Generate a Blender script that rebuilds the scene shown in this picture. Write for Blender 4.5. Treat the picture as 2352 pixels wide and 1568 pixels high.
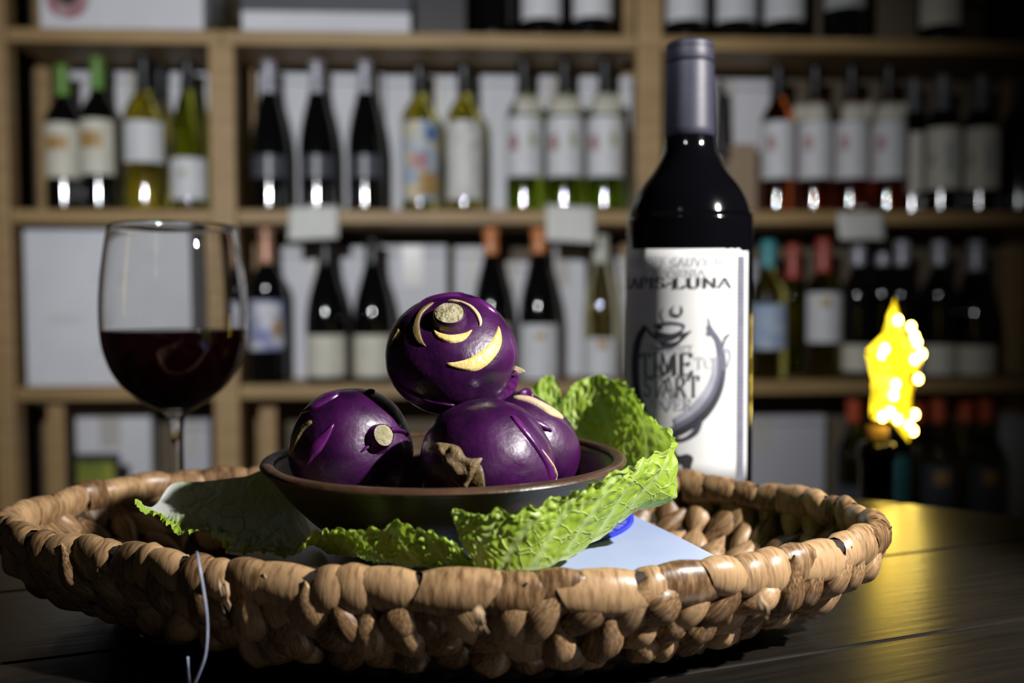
import bpy, bmesh, math, random
from mathutils import Vector, Matrix, noise
from mathutils.bvhtree import BVHTree
random.seed(7)
for o in list(bpy.data.objects): bpy.data.objects.remove(o)
SC = bpy.context.scene
COL = SC.collection
sin, cos, pi, rad = math.sin, math.cos, math.pi, math.radians

# ------------------------------------------------------------------ camera
T = 0.75                      # table top height
F = 2100.0                    # focal length in pixels of the 2352 px frame
EYE = Vector((0, 0, T + 0.142))
PITCH, ROLL = 0.040, -0.004
CAMM = Matrix.Translation(EYE) @ Matrix.Rotation(pi/2 - PITCH, 4, 'X') @ Matrix.Rotation(ROLL, 4, 'Z')
cd = bpy.data.cameras.new('camera'); cam = bpy.data.objects.new('camera', cd); COL.objects.link(cam)
cam.matrix_world = CAMM
cd.sensor_width = 36.0; cd.lens = F/2352*36; cd.clip_start = 0.01; cd.clip_end = 50
cd.dof.use_dof = True; cd.dof.focus_distance = 0.372; cd.dof.aperture_fstop = 5.0; cd.dof.aperture_blades = 0
SC.camera = cam
# ------------------------------------------------------------------ world, lamps, exposure
W = bpy.data.worlds.new('world'); SC.world = W; W.use_nodes = True
W.node_tree.nodes['Background'].inputs[0].default_value = (0.9, 0.85, 0.75, 1)
W.node_tree.nodes['Background'].inputs[1].default_value = 0.010
def spot(name, loc, target, power, size, blend, radius, color):
    l = bpy.data.lights.new(name, 'SPOT'); l.energy = power; l.spot_size = size; l.spot_blend = blend
    l.shadow_soft_size = radius; l.color = color
    o = bpy.data.objects.new(name, l); COL.objects.link(o); o.location = loc
    o.rotation_euler = (Vector(target) - Vector(loc)).to_track_quat('-Z', 'Y').to_euler()
    return o
spot('torch_key', (0.57, 0.11, 1.262), (-0.03, 0.42, 0.83), 56, rad(54), 0.5, 0.012, (1.0, 0.97, 0.93))
spot('torch_shelf', (-0.30, -0.15, 1.36), (-0.25, 1.95, 1.08), 118, rad(68), 0.8, 0.03, (0.96, 0.98, 1.0))
SC.view_settings.view_transform = 'Standard'; SC.view_settings.look = 'None'
SC.view_settings.exposure = 0.0; SC.view_settings.gamma = 1.0; SC.view_settings.use_curve_mapping = False

# ------------------------------------------------------------------ picture rays
ROT = CAMM.to_3x3()
def ray(px, py):
    return (ROT @ Vector(((px-1176)/F, -(py-784)/F, -1))).normalized()
def at_y(px, py, y):
    d = ray(px, py); return EYE + d*((y-EYE.y)/d.y)
def at_z(px, py, z):
    d = ray(px, py); return EYE + d*((z-EYE.z)/d.z)
G = 0.058
SA = Vector((cos(G), sin(G), 0)); SN = Vector((-sin(G), cos(G), 0)); SO = Vector((0, 1.9, 0))
def shelf_sz(px, py, d=0.0):
    r = ray(px, py); t = (SO + SN*d - EYE).dot(SN)/r.dot(SN); p = EYE + r*t
    return (p-SO).dot(SA), p.z
def shelf_pt(s, d, z): 
    p = SO + SA*s + SN*d; return Vector((p.x, p.y, z))

# ------------------------------------------------------------------ materials
MATS = {}
def N(nt, typ, **kw):
    n = nt.nodes.new(typ)
    for k, v in kw.items():
        if k.startswith('i_'):
            key = k[2:]; key = int(key) if key.isdigit() else key.replace('_', ' ')
            n.inputs[key].default_value = v
        else: setattr(n, k, v)
    return n
def c4(c): return (c[0], c[1], c[2], 1)
def mat(name, col, rough=0.5, metal=0.0, coat=0.0, trans=0.0, ior=1.5, emit=None, estr=0.0, spec=0.5,
        col2=None, nscale=20.0, bump=0.0, bscale=60.0, stretch=None, detail=4.0, rnd=False, coords='Object', lo=.35, hi=.65, sss=0.0):
    if name in MATS: return MATS[name]
    m = bpy.data.materials.new(name); m.use_nodes = True; nt = m.node_tree
    b = nt.nodes['Principled BSDF']; b.inputs['Base Color'].default_value = c4(col)
    b.inputs['Roughness'].default_value = rough; b.inputs['Metallic'].default_value = metal
    b.inputs['Coat Weight'].default_value = coat; b.inputs['Coat Roughness'].default_value = 0.12
    b.inputs['Transmission Weight'].default_value = trans; b.inputs['IOR'].default_value = ior
    b.inputs['Specular IOR Level'].default_value = spec
    if sss: 
        b.inputs['Subsurface Weight'].default_value = sss; b.inputs['Subsurface Radius'].default_value = (.004, .002, .001); b.inputs['Subsurface Scale'].default_value = 1.0
    if emit: b.inputs['Emission Color'].default_value = c4(emit); b.inputs['Emission Strength'].default_value = estr
    tc = N(nt, 'ShaderNodeTexCoord'); src = tc.outputs[coords]
    if stretch:
        mp = N(nt, 'ShaderNodeMapping'); mp.inputs['Scale'].default_value = stretch
        nt.links.new(src, mp.inputs[0]); src = mp.outputs[0]
    if col2 is not None:
        n = N(nt, 'ShaderNodeTexNoise', i_Scale=nscale, i_Detail=detail); nt.links.new(src, n.inputs['Vector'])
        r = N(nt, 'ShaderNodeMapRange'); r.inputs[1].default_value = lo; r.inputs[2].default_value = hi
        nt.links.new(n.outputs['Fac'], r.inputs[0])
        x = N(nt, 'ShaderNodeMix', data_type='RGBA'); x.inputs[6].default_value = c4(col); x.inputs[7].default_value = c4(col2)
        if rnd:
            oi = N(nt, 'ShaderNodeObjectInfo'); ad = N(nt, 'ShaderNodeMath', operation='MULTIPLY_ADD')
            ad.inputs[1].default_value = 0.9; ad.use_clamp = True
            sb = N(nt, 'ShaderNodeMath', operation='SUBTRACT'); sb.inputs[1].default_value = 0.4
            nt.links.new(r.outputs[0], sb.inputs[0]); nt.links.new(oi.outputs['Random'], ad.inputs[0]); nt.links.new(sb.outputs[0], ad.inputs[2])
            nt.links.new(ad.outputs[0], x.inputs[0])
        else: nt.links.new(r.outputs[0], x.inputs[0])
        nt.links.new(x.outputs[2], b.inputs['Base Color'])
    if bump:
        n2 = N(nt, 'ShaderNodeTexNoise', i_Scale=bscale, i_Detail=4.0); nt.links.new(src, n2.inputs['Vector'])
        bp = N(nt, 'ShaderNodeBump', i_Strength=bump, i_Distance=0.002); nt.links.new(n2.outputs['Fac'], bp.inputs['Height'])
        nt.links.new(bp.outputs[0], b.inputs['Normal'])
    MATS[name] = m; return m

M_pine = mat('pine', (.36, .235, .105), .55, col2=(.27, .165, .068), nscale=5, stretch=(1, 1, 14), bump=.15, bscale=8)
M_pine_h = mat('pine_board', (.34, .225, .095), .55, col2=(.26, .16, .065), nscale=4, stretch=(1.5, 12, 20), bump=.15, bscale=6)
M_wallback = mat('wall_brown', (.13, .10, .065), .8, col2=(.105, .08, .052), nscale=3)
M_maroon = mat('wall_maroon', (.055, .018, .02), .7, col2=(.045, .015, .016), nscale=4)
M_floor = mat('floor_tile', (.10, .07, .05), .5, col2=(.07, .05, .035), nscale=3)
M_ceil = mat('ceiling_paint', (.30, .27, .22), .9, col2=(.27, .24, .2), nscale=2)
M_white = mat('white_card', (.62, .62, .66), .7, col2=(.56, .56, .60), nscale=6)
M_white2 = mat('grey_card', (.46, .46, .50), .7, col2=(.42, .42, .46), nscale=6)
M_tape = mat('packing_tape', (.50, .48, .46), .3, col2=(.45, .43, .40), nscale=9)
M_tan = mat('brown_card', (.30, .22, .14), .7, col2=(.25, .18, .12), nscale=6)
M_dark = mat('dark_card', (.010, .010, .012), .5, col2=(.015, .014, .016), nscale=6)
M_grey = mat('charcoal_card', (.05, .05, .06), .5, col2=(.04, .04, .05), nscale=6)
M_blackglass = mat('black_glass', (.003, .003, .003), .06, spec=.5)
M_yellow = mat('yellow_wine_glass', (.75, .68, .16), .03, trans=1.0, ior=1.4)
M_pale = mat('pale_wine_glass', (.85, .80, .50), .03, trans=1.0, ior=1.4)
M_green = mat('green_wine_glass', (.30, .42, .02), .03, trans=1.0, ior=1.4)
M_olive = mat('olive_wine_glass', (.42, .45, .06), .03, trans=1.0, ior=1.4)
M_rose = mat('rose_wine_glass', (.85, .22, .06), .03, trans=1.0, ior=1.4)
M_clear = mat('clear_glass', (.96, .98, .97), .0, trans=1.0, ior=1.45)
M_lab = mat('label_paper', (.60, .60, .62), .55, col2=(.55, .55, .57), nscale=30)
M_labc = mat('label_cream', (.58, .55, .46), .55, col2=(.52, .50, .42), nscale=30)
M_labcol = mat('label_colourful', (.62, .50, .28), .5, col2=(.30, .40, .55), nscale=28, lo=.42, hi=.58)
M_labdraw = mat('label_sketch', (.58, .57, .54), .5, col2=(.30, .31, .32), nscale=40, lo=.5, hi=.75)
M_lablue = mat('label_blue', (.12, .14, .36), .5, col2=(.60, .60, .64), nscale=26, lo=.42, hi=.6)
M_lapale = mat('label_pale_blue', (.20, .30, .50), .5, col2=(.45, .50, .58), nscale=30)
M_labdark = mat('label_dark', (.045, .05, .065), .35, col2=(.07, .075, .09), nscale=30)
M_inkorange = mat('ink_orange', (.45, .22, .05), .5, col2=(.25, .20, .08), nscale=60)
M_inkred = mat('ink_red', (.28, .05, .08), .5, col2=(.40, .30, .30), nscale=50)
M_inkgreen = mat('ink_green', (.25, .30, .12), .5, col2=(.40, .40, .30), nscale=50)
M_inkgrey = mat('ink_grey', (.30, .31, .30), .5, col2=(.45, .45, .45), nscale=40)
M_inkblue = mat('ink_blue', (.05, .12, .28), .5, col2=(.10, .20, .40), nscale=40)
CAPS = {'green': (.12, .26, .04), 'black': (.008, .008, .010), 'silver': (.42, .42, .48), 'copper': (.50, .26, .17), 'orange': (.62, .22, .07),
        'teal': (.05, .30, .34), 'red': (.38, .06, .04), 'pale': (.50, .50, .42), 'redorange': (.55, .09, .03), 'grey': (.10, .10, .11)}
def capmat(k): return mat('capsule_'+k, CAPS[k], .38, metal=.25 if k in ('silver', 'copper') else 0.0, col2=tuple(v*.8 for v in CAPS[k]), nscale=40)
M_tag = mat('tag_card', (.62, .62, .58), .6, col2=(.55, .55, .52), nscale=20)

# ------------------------------------------------------------------ mesh helpers
def tag(o, label, cat, group=None, kind=None):
    if label: o['label'] = label
    if cat: o['category'] = cat
    if group: o['group'] = group
    if kind: o['kind'] = kind
    return o
def empty(name, loc, label=None, cat=None, group=None, kind=None, rz=0.0):
    o = bpy.data.objects.new(name, None); COL.objects.link(o); o.location = loc; o.rotation_euler = (0, 0, rz)
    o.empty_display_size = .02
    return tag(o, label, cat, group, kind)
def mesh(name, vs, fs, m, parent=None, smooth=True, world=True):
    """vs in world coordinates (world=True, parent without rotation) or local."""
    off = Vector(parent.location) if (parent is not None and world) else Vector((0, 0, 0))
    if parent is not None and world and parent.parent is not None: off = off + Vector(parent.parent.location)
    me = bpy.data.meshes.new(name); me.from_pydata([tuple(Vector(v)-off) for v in vs], [], fs)
    mats = m if isinstance(m, list) else [m]
    for q in mats: me.materials.append(q)
    if smooth: me.polygons.foreach_set('use_smooth', [True]*len(me.polygons))
    me.update()
    o = bpy.data.objects.new(name, me); COL.objects.link(o)
    if parent is not None: o.parent = parent
    return o
def bm_obj(name, bm, m, parent=None, smooth=False):
    me = bpy.data.meshes.new(name); bm.to_mesh(me); bm.free(); me.materials.append(m)
    if smooth: me.polygons.foreach_set('use_smooth', [True]*len(me.polygons))
    o = bpy.data.objects.new(name, me); COL.objects.link(o)
    if parent is not None: o.parent = parent
    return o
def box_bm(size, bev=0.002, centre=(0, 0, 0), segs=2):
    bm = bmesh.new(); bmesh.ops.create_cube(bm, size=1)
    for v in bm.verts: v.co = Vector((v.co.x*size[0]+centre[0], v.co.y*size[1]+centre[1], v.co.z*size[2]+centre[2]))
    if bev: bmesh.ops.bevel(bm, geom=bm.edges[:], offset=bev, segments=segs, affect='EDGES', profile=.5)
    return bm
def lathe(prof, seg=32, a0=0.0, a1=2*pi):
    full = abs(a1-a0-2*pi) < 1e-6; n = seg if full else seg+1
    vs, fs = [], []
    for r, z in prof:
        for k in range(n):
            a = a0+(a1-a0)*k/seg; vs.append(Vector((r*sin(a), -r*cos(a), z)))
    for i in range(len(prof)-1):
        for k in range(seg):
            k2 = (k+1) % n
            fs.append((i*n+k, i*n+k2, (i+1)*n+k2, (i+1)*n+k))
    return vs, fs
def spline(pts, t):
    """Catmull-Rom through pts (Vectors), t in 0..len-1"""
    n = len(pts); i = min(int(t), n-2); f = t-i
    p0 = pts[max(i-1, 0)]; p1 = pts[i]; p2 = pts[i+1]; p3 = pts[min(i+2, n-1)]
    return 0.5*((2*p1)+(p2-p0)*f+(2*p0-5*p1+4*p2-p3)*f*f+(3*p1-p0-3*p2+p3)*f*f*f)
def cspline(pts, t):
    n = len(pts); i = int(math.floor(t)); f = t-i
    p0, p1, p2, p3 = pts[(i-1) % n], pts[i % n], pts[(i+1) % n], pts[(i+2) % n]
    return 0.5*((2*p1)+(p2-p0)*f+(2*p0-5*p1+4*p2-p3)*f*f+(3*p1-p0-3*p2+p3)*f*f*f)
def grid_faces(nu, nv, off=0):
    return [(off+i*nv+j, off+(i+1)*nv+j, off+(i+1)*nv+j+1, off+i*nv+j+1) for i in range(nu-1) for j in range(nv-1)]
def tube(pts, r, seg=8):
    vs, fs = [], []
    n = len(pts)
    for i, p in enumerate(pts):
        t = (pts[min(i+1, n-1)]-pts[max(i-1, 0)]).normalized()
        a = t.orthogonal().normalized() if i == 0 else (a - t*a.dot(t)).normalized()
        b = t.cross(a); rr = r[i] if isinstance(r, list) else r
        for k in range(seg):
            q = 2*pi*k/seg; vs.append(p+(a*cos(q)+b*sin(q))*rr)
    for i in range(n-1):
        for k in range(seg): fs.append((i*seg+k, i*seg+(k+1) % seg, (i+1)*seg+(k+1) % seg, (i+1)*seg+k))
    fs.append(tuple(range(seg))[::-1]); fs.append(tuple((n-1)*seg+k for k in range(seg)))
    return vs, fs

# ------------------------------------------------------------------ the room
def slab(name, p0, p1, m, label=None):
    c = [(a+b)/2 for a, b in zip(p0, p1)]; s = [abs(b-a) for a, b in zip(p0, p1)]
    o = bm_obj(name, box_bm(s, 0, c), m); o['kind'] = 'structure'
    if label: o['label'] = label
    return o
slab('floor', (-2.2, -1.6, -.05), (2.2, 3.0, 0), M_floor, 'dark floor of the wine shop')
slab('ceiling', (-2.2, -1.6, 2.6), (2.2, 3.0, 2.65), M_ceil, 'plain ceiling above the shelves')
o = slab('wall_back', (-2.4, .245, 0), (2.4, .30, 2.6), M_wallback, 'brown wall behind the bottle shelves')
o.location = SO; o.rotation_euler = (0, 0, G)
slab('wall_left', (-1.45, .8, 0), (-1.38, 2.2, 2.6), M_maroon, 'dark maroon side wall left of the shelves')

# ------------------------------------------------------------------ shelf unit
zs = [shelf_sz(1000, y)[1] for y in (73, 481, 881)]        # shelf tops, top to bottom
TH = 0.029
zD = zs[2]-(zs[1]-zs[2])
zU = zs[0]+(zs[1]-zs[2])
unit = empty('wooden_shelf_unit', SO, 'tall pine shelf unit full of bottles along the back wall', 'shelf', rz=G)
def unit_box(name, s0, s1, d0, d1, z0, z1, m, bev=.003):
    return bm_obj(name, box_bm((s1-s0, d1-d0, z1-z0), bev, ((s0+s1)/2, (d0+d1)/2, (z0+z1)/2)), m, unit)
cols = [(-24, 22), (484, 543), (1463, 1521), (2440, 2500)]
ps = [(shelf_sz(a, 500)[0], shelf_sz(b, 500)[0]) for a, b in cols]
for a, b in ps:
    k1 = (a, b) == ps[1]
    unit_box('post', a, b, 0, .045, 0.0, (zs[0]-TH-.0005) if k1 else 2.15, M_pine)
    unit_box('rear_post', a+.004, b-.004, .205, .243, 0.0, 2.15, M_pine)
for i in range(3):
    for z in (zU, zs[0], zs[1], zs[2], zD, zD-(zs[1]-zs[2])+.06):
        mid = (ps[1][0]+ps[1][1])/2; up_ = z in (zU, zs[0])
        unit_box('shelf_board', (mid+.0003) if (up_ and i == 1) else ps[i][1]+.0005, (mid-.0003) if (up_ and i == 0) else ps[i+1][0]-.0005, .004, .203, z-TH, z, M_pine_h)

def carton(px0, px1, pyt, row, d0, dep, m, label, base=None, name='cardboard_carton', group=None, tape=True, lid=None):
    s0, zt = shelf_sz(px0, pyt, d0); s1 = shelf_sz(px1, pyt, d0)[0]
    zb = [zs[0], zs[1], zs[2], zD][row] + .0006
    w, h = s1-s0, zt-zb
    e = empty(name, shelf_pt((s0+s1)/2, d0+dep/2, zb), label, 'box', group, rz=G)
    bm_obj('body', box_bm((w, dep, h), .002, (0, 0, h/2)), m, e)
    if tape:
        bm_obj('tape', box_bm((min(.045, w*.3), .001, h*.3), 0, (0, -dep/2-.0004, h*.845)), M_tape, e)
        bm_obj('flap_seam', box_bm((w*.985, .0012, .0025), 0, (0, -dep/2-.0003, h*.93)), M_grey, e)
    if lid is not None:
        bm_obj('lid', box_bm((w+.006, dep+.004, h*(1-lid)), .002, (0, 0, h*(1+lid)/2+.002)), M_grey, e)
    return e
# front boxes
e = carton(85, 462, -230, 0, .01, .17, M_white, 'white wine box with dark round emblem on the top left shelf', tape=False)
s, z = shelf_sz(155, -5, .01)
p = shelf_pt(s, .01, z) - Vector(e.location)
v, f = lathe([(.0, 0), (.042, 0)], 28)
ob = mesh('emblem', [Matrix.Rotation(pi/2, 3, 'X') @ q for q in v], f, M_inkred, e, world=False); ob.rotation_euler = (0, 0, 0)
ob.location = (Matrix.Rotation(-G, 3, 'Z') @ p) + Vector((0, -.0008, 0))
v, f = lathe([(.0, 0), (.026, 0)], 24)
ob2 = mesh('emblem_centre', [Matrix.Rotation(pi/2, 3, 'X') @ q for q in v], f, M_dark, ob, world=False); ob2.location = (0, -.0005, .012)
e = carton(553, 942, -60, 0, .01, .17, M_white, 'wide white box with charcoal lid on the top middle shelf', tape=False)
for q in e.children: pass
s0, z0 = shelf_sz(553, 26, .01)
hh = zs[0]
bm_obj('charcoal_band', box_bm(((shelf_sz(942, 26, .01)[0]-s0)+.002, .172, .075), .001, (0, 0, z0-zs[0]+.0375)), M_grey, e)
carton(952, 1070, -160, 0, .02, .16, M_dark, 'black carton beside the charcoal-lidded white box on the top shelf')
e = carton(53, 442, 527, 2, .015, .17, M_white, 'large white wooden wine case on the shelf behind the wine glass', tape=False)
for k, (a, b, y0, y1) in enumerate(((215, 290, 620, 650), (110, 190, 722, 745), (190, 330, 726, 738), (200, 260, 800, 812))):
    sa, za = shelf_sz(a, y0, .015); sb, zb_ = shelf_sz(b, y1, .015)
    c = Matrix.Rotation(-G, 3, 'Z') @ (shelf_pt((sa+sb)/2, .015, (za+zb_)/2)-Vector(e.location))
    bm_obj('faint_print', box_bm((sb-sa, .0006, za-zb_), 0, (c.x, c.y-.0003, c.z)), mat('faint_ink', (.52, .53, .55), .7, col2=(.62, .62, .66), nscale=30), e)
# back cartons
BACK = [
 (150, 478, 163, 1, M_white, 'white carton behind the green-capped bottles, upper left shelf'),
 (592, 880, 166, 1, M_white, 'white carton behind the three silver-capped bottles'),
 (884, 1100, 172, 1, M_white, 'white carton behind the bottle with the colourful label'),
 (1104, 1452, 172, 1, M_white, 'white carton behind the three bottles with green glass bottoms'),
 (1556, 1770, 180, 1, M_white, 'white carton behind the capsule of the big wine bottle'),
 (632, 838, 566, 2, M_white, 'white carton behind the two black bottles with cream labels'),
 (868, 1026, 563, 2, M_white, 'white carton showing above the top kohlrabi'),
 (1044, 1118, 566, 2, M_white, 'narrow white carton left of the first orange-capped bottle'),
 (1136, 1214, 600, 2, M_white, 'short white carton between the two orange-capped bottles'),
 (1240, 1345, 566, 2, M_white, 'white carton between the orange-capped and the pale slender bottle'),
 (1405, 1456, 590, 2, M_white, 'narrow white carton left of the big bottle label'),
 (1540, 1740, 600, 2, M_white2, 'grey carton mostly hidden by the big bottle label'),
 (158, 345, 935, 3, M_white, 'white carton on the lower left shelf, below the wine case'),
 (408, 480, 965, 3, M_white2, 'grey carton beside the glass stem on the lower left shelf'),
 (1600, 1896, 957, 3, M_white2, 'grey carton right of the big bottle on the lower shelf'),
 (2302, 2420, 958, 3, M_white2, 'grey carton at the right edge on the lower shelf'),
]
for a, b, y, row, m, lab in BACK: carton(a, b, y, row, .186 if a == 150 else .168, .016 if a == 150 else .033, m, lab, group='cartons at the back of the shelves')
# brown card sheet and slats
carton(1672, 1740, 330, 1, .09, .03, M_tan, 'brown cardboard divider right of the big bottle shoulder', name='cardboard_divider', tape=False)
def slat(px0, px1, row, d, label, top=None):
    s0, _ = shelf_sz(px0, 950, d); s1, _ = shelf_sz(px1, 950, d)
    zb = zD+.0006; zt = zs[2]-TH-.002
    e = empty('timber_offcut', shelf_pt((s0+s1)/2, d, zb), label, 'timber', rz=G)
    bm_obj('board', box_bm((s1-s0, .018, zt-zb), .002, (0, 0, (zt-zb)/2)), M_pine, e)
    bm_obj('foot_block', box_bm(((s1-s0)*1.4, .03, .03), .002, (0, .024, .015)), M_pine, e)
slat(112, 150, 3, .05, 'upright pine offcut left of the white carton on the lower left shelf')
slat(598, 636, 3, .10, 'upright pine offcut left of the bowl on the lower shelf')
# framed green picture
s0, zt = shelf_sz(165, 1046, .03); s1, zb_ = shelf_sz(268, 1046, .03)
e = empty('picture_frame', shelf_pt((s0+s1)/2, .045, zD+.0006), 'small dark frame with yellow-green picture on the lower left shelf', 'picture', rz=G)
hp = zt-zD; wp = s1-s0
bm_obj('frame', box_bm((wp, .016, hp), .003, (0, 0, hp/2)), M_dark, e)
bm_obj('picture', box_bm((wp*.82, .002, hp*.86), 0, (0, -.0085, hp/2)), mat('picture_green', (.28, .30, .03), .5, col2=(.10, .12, .02), nscale=25), e)
# price tags over the shelf edge
for (a, b, y0, y1, tl, lab) in ((663, 778, 474, 550, .05, 'white price tag on the shelf edge under the silver-capped bottles'),
                                (1254, 1366, 472, 556, -.06, 'white curling price tag on the shelf edge left of the big bottle'),
                                (1924, 2028, 488, 550, 0, 'white price tag on the shelf edge under the rose bottles')):
    s0, z0 = shelf_sz(a, y0, -.004); s1, z1 = shelf_sz(b, y1, -.004)
    e = empty('price_tag', shelf_pt((s0+s1)/2, -.004, z1), lab, 'price tag', 'price tags on the shelf edge', rz=G)
    vs = []; nu, nv = 9, 7; w, h = s1-s0, z0-z1
    for i in range(nu):
        for j in range(nv):
            u, vv = i/(nu-1), j/(nv-1)
            vs.append(Vector(((u-.5)*w, -.012*(1-vv)**2*(1+.4*sin(3*u+tl*40)) - .0005, vv*h+tl*(u-.5)*w)))
    ob = mesh('card', vs, grid_faces(nu, nv), M_tag, e, world=False)
    md = ob.modifiers.new('thick', 'SOLIDIFY'); md.thickness = .0008
    bm_obj('clip', box_bm((.02, .012, .006), .001, (0, .003, zs[1]-z1+.0045)), mat('clip_plastic', (.5, .5, .52), .2, col2=(.4, .4, .42)), e)
# ------------------------------------------------------------------ shelf bottles
def profile(kind, R, H):
    if kind == 'bordeaux':
        q = [(0, .004), (.80, 0), (.95, .006), (1, .02), (1, .026), (1, .04), (1, .3), (1, .56), (1, .585), (.985, .62), (.93, .652), (.80, .69), (.62, .722), (.47, .752), (.40, .79), (.375, .83), (.37, .945), (.42, .95), (.42, .985), (.38, 1), (0, 1)]
    elif kind == 'burgundy':
        q = [(0, .004), (.82, 0), (.96, .006), (1, .02), (1, .026), (1, .04), (1, .2), (1, .38), (1, .40), (.985, .45), (.93, .52), (.82, .60), (.67, .68), (.53, .745), (.42, .80), (.365, .85), (.34, .95), (.40, .955), (.40, .985), (.36, 1), (0, 1)]
    else:
        q = [(0, .004), (.82, 0), (.96, .006), (1, .02), (1, .026), (1, .04), (1, .2), (1, .40), (1, .42), (.96, .50), (.85, .60), (.70, .70), (.56, .78), (.45, .86), (.40, .95), (.44, .955), (.44, .985), (.40, 1), (0, 1)]
    return [(r*R, z*H) for r, z in q]
def prof_r(prof, z):
    for (r0, z0), (r1, z1) in zip(prof[1:], prof[2:]):
        if z0 <= z <= z1 and z1 > z0: return r0+(r1-r0)*(z-z0)/(z1-z0)
    return prof[-2][0]
def sub_prof(prof, z0, z1, off, n=10):
    return [(prof_r(prof, z0+(z1-z0)*k/n)+off, z0+(z1-z0)*k/n) for k in range(n+1)]
def bottle(px, row, pyt, wpx, kind, glass, cap, pycap, lab, label, d=.055, prints=(), ntag=None, group=None, lang=1.15, hide=False):
    s, zt = shelf_sz(px, pyt, d); zb = [zs[0], zs[1], zs[2], zD][row]+.0006
    dist = shelf_pt(s, d, zb).y
    zt = min(zt, [zU, zs[0], zs[1], zs[2]][row]-TH-.003)
    R = wpx/2*dist/F*.985; H = zt-zb
    e = empty('wine_bottle', shelf_pt(s, d, zb), label, 'bottle', group)
    pr = profile(kind, R, H)
    v, f = lathe(pr, 28); mesh('glass_body', v, f, glass, e, world=False)
    def zp(py): return shelf_sz(px, py, d)[1]-zb
    if cap:
        zc = zp(pycap); cp = [(prof_r(pr, zc)+.0004, zc-.0002)]+sub_prof(pr, zc, H*.999, .0010, 8)+[(0, H+.001)]
        v, f = lathe(cp, 24); mesh('capsule', v, f, capmat(cap), e, world=False)
    face = math.atan2(e.location.x-EYE.x, e.location.y-EYE.y)
    if lab:
        m, y0, y1 = lab[:3]
        lp = sub_prof(pr, max(zp(y1), .006), zp(y0), .0006, 6)
        lo = lab[3] if len(lab) > 3 else 0.0
        v, f = lathe(lp, 20, -lang-face*.5+lo, lang-face*.5+lo); ob = mesh('label', v, f, m, e, world=False)
        for (m2, x0, x1, y0, y1) in prints:
            a0 = math.asin(max(-.95, min(.95, (x0-px)/(wpx/2))))-face; a1 = math.asin(max(-.95, min(.95, (x1-px)/(wpx/2))))-face
            v, f = lathe(sub_prof(pr, zp(y1), zp(y0), .0011, 3), 8, a0, a1); mesh('print', v, f, m2, ob, world=False)
    if ntag:
        m, y0, y1, x0, x1 = ntag
        a0 = math.asin(max(-.98, (x0-px)/(wpx*.5)))-face; a1 = math.asin(min(.98, (x1-px)/(wpx*.5)))-face
        z0, z1 = zp(y1), zp(y0); w = (x1-x0)*dist/F
        vs = []
        for i in range(9):
            for j in range(5):
                u = i/8-.5; vv = j/4
                r = prof_r(pr, z0+(z1-z0)*vv)+.001
                x = u*w+(x0+x1-2*px)/2*dist/F; y = -math.sqrt(max(r*r-x*x, (r*.25)**2)); vs.append(Vector((x, y-.002*(1-vv), z0+(z1-z0)*vv)))
        ob = mesh('neck_tag', vs, grid_faces(9, 5), m, e, world=False); ob.rotation_euler = (0, 0, -face)
        ob.modifiers.new('thick', 'SOLIDIFY').thickness = .0006
    return e
B = bottle
g1 = 'bottles on the upper left shelf'
B(143, 1, 150, 79, 'bordeaux', M_blackglass, 'green', 222, (M_labc, 288, 412), 'black bottle with green capsule, leftmost on the upper left shelf', prints=((M_inkorange, 108, 150, 318, 350),), group=g1)
B(223, 1, 132, 80, 'bordeaux', M_blackglass, 'green', 208, (M_labc, 280, 405), 'taller black bottle with green capsule, second from left, upper left shelf', prints=((M_inkorange, 186, 230, 308, 345),), group=g1)
B(330, 1, 130, 94, 'bordeaux', M_yellow, 'black', 208, (M_lab, 285, 378), 'yellow white-wine bottle with wide white label, upper left shelf', group=g1)
B(366, 1, 152, 76, 'bordeaux', M_pale, 'black', 230, None, 'pale bottle half hidden behind the yellow white-wine bottle', d=.143, group=g1)
B(431, 1, 140, 86, 'burgundy', M_olive, 'black', 205, (M_lab, 368, 462), 'olive-green bottle with low white label beside the pine post', prints=((M_inkgreen, 408, 424, 395, 408),), group=g1)
g2 = 'silver-capped black bottles'
for x, w_ in ((617, 'leftmost'), (727, 'middle'), (838, 'rightmost')):
    B(x, 1, 141, 84, 'burgundy', M_blackglass, 'silver', 216, (M_labdark, 362, 412), w_+' of the three black bottles with silver capsules', group=g2)
B(963, 1, 148, 88, 'bordeaux', M_yellow, 'black', 214, (M_labcol, 284, 464), 'yellow bottle with colourful painted label', prints=((M_inkblue, 975, 1002, 295, 330), (M_inkred, 945, 980, 355, 395), (M_inkorange, 955, 1000, 400, 455)), lang=1.3)
B(1066, 1, 146, 86, 'bordeaux', M_yellow, 'black', 214, (M_labdraw, 284, 462), 'yellow bottle with tall grey-white sketch label', lang=1.3)
g3 = 'bottles with green glass bottoms'
for x, w_, nt in ((1204, 'leftmost', (M_labc, 222, 268, 1184, 1244)), (1297, 'middle', (M_labc, 222, 268, 1262, 1336)), (1390, 'rightmost', (M_labc, 218, 268, 1362, 1428))):
    B(x, 1, 138, 86, 'bordeaux', M_green, 'black', 215, (M_lab, 274, 410), w_+' of the three black-topped bottles with green glass bottoms', prints=((M_inkred, x-34, x-14, 315, 350), (M_inkgreen, x+10, x+26, 312, 345)), ntag=nt, group=g3, lang=1.3)
g4 = 'rose bottles'
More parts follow.
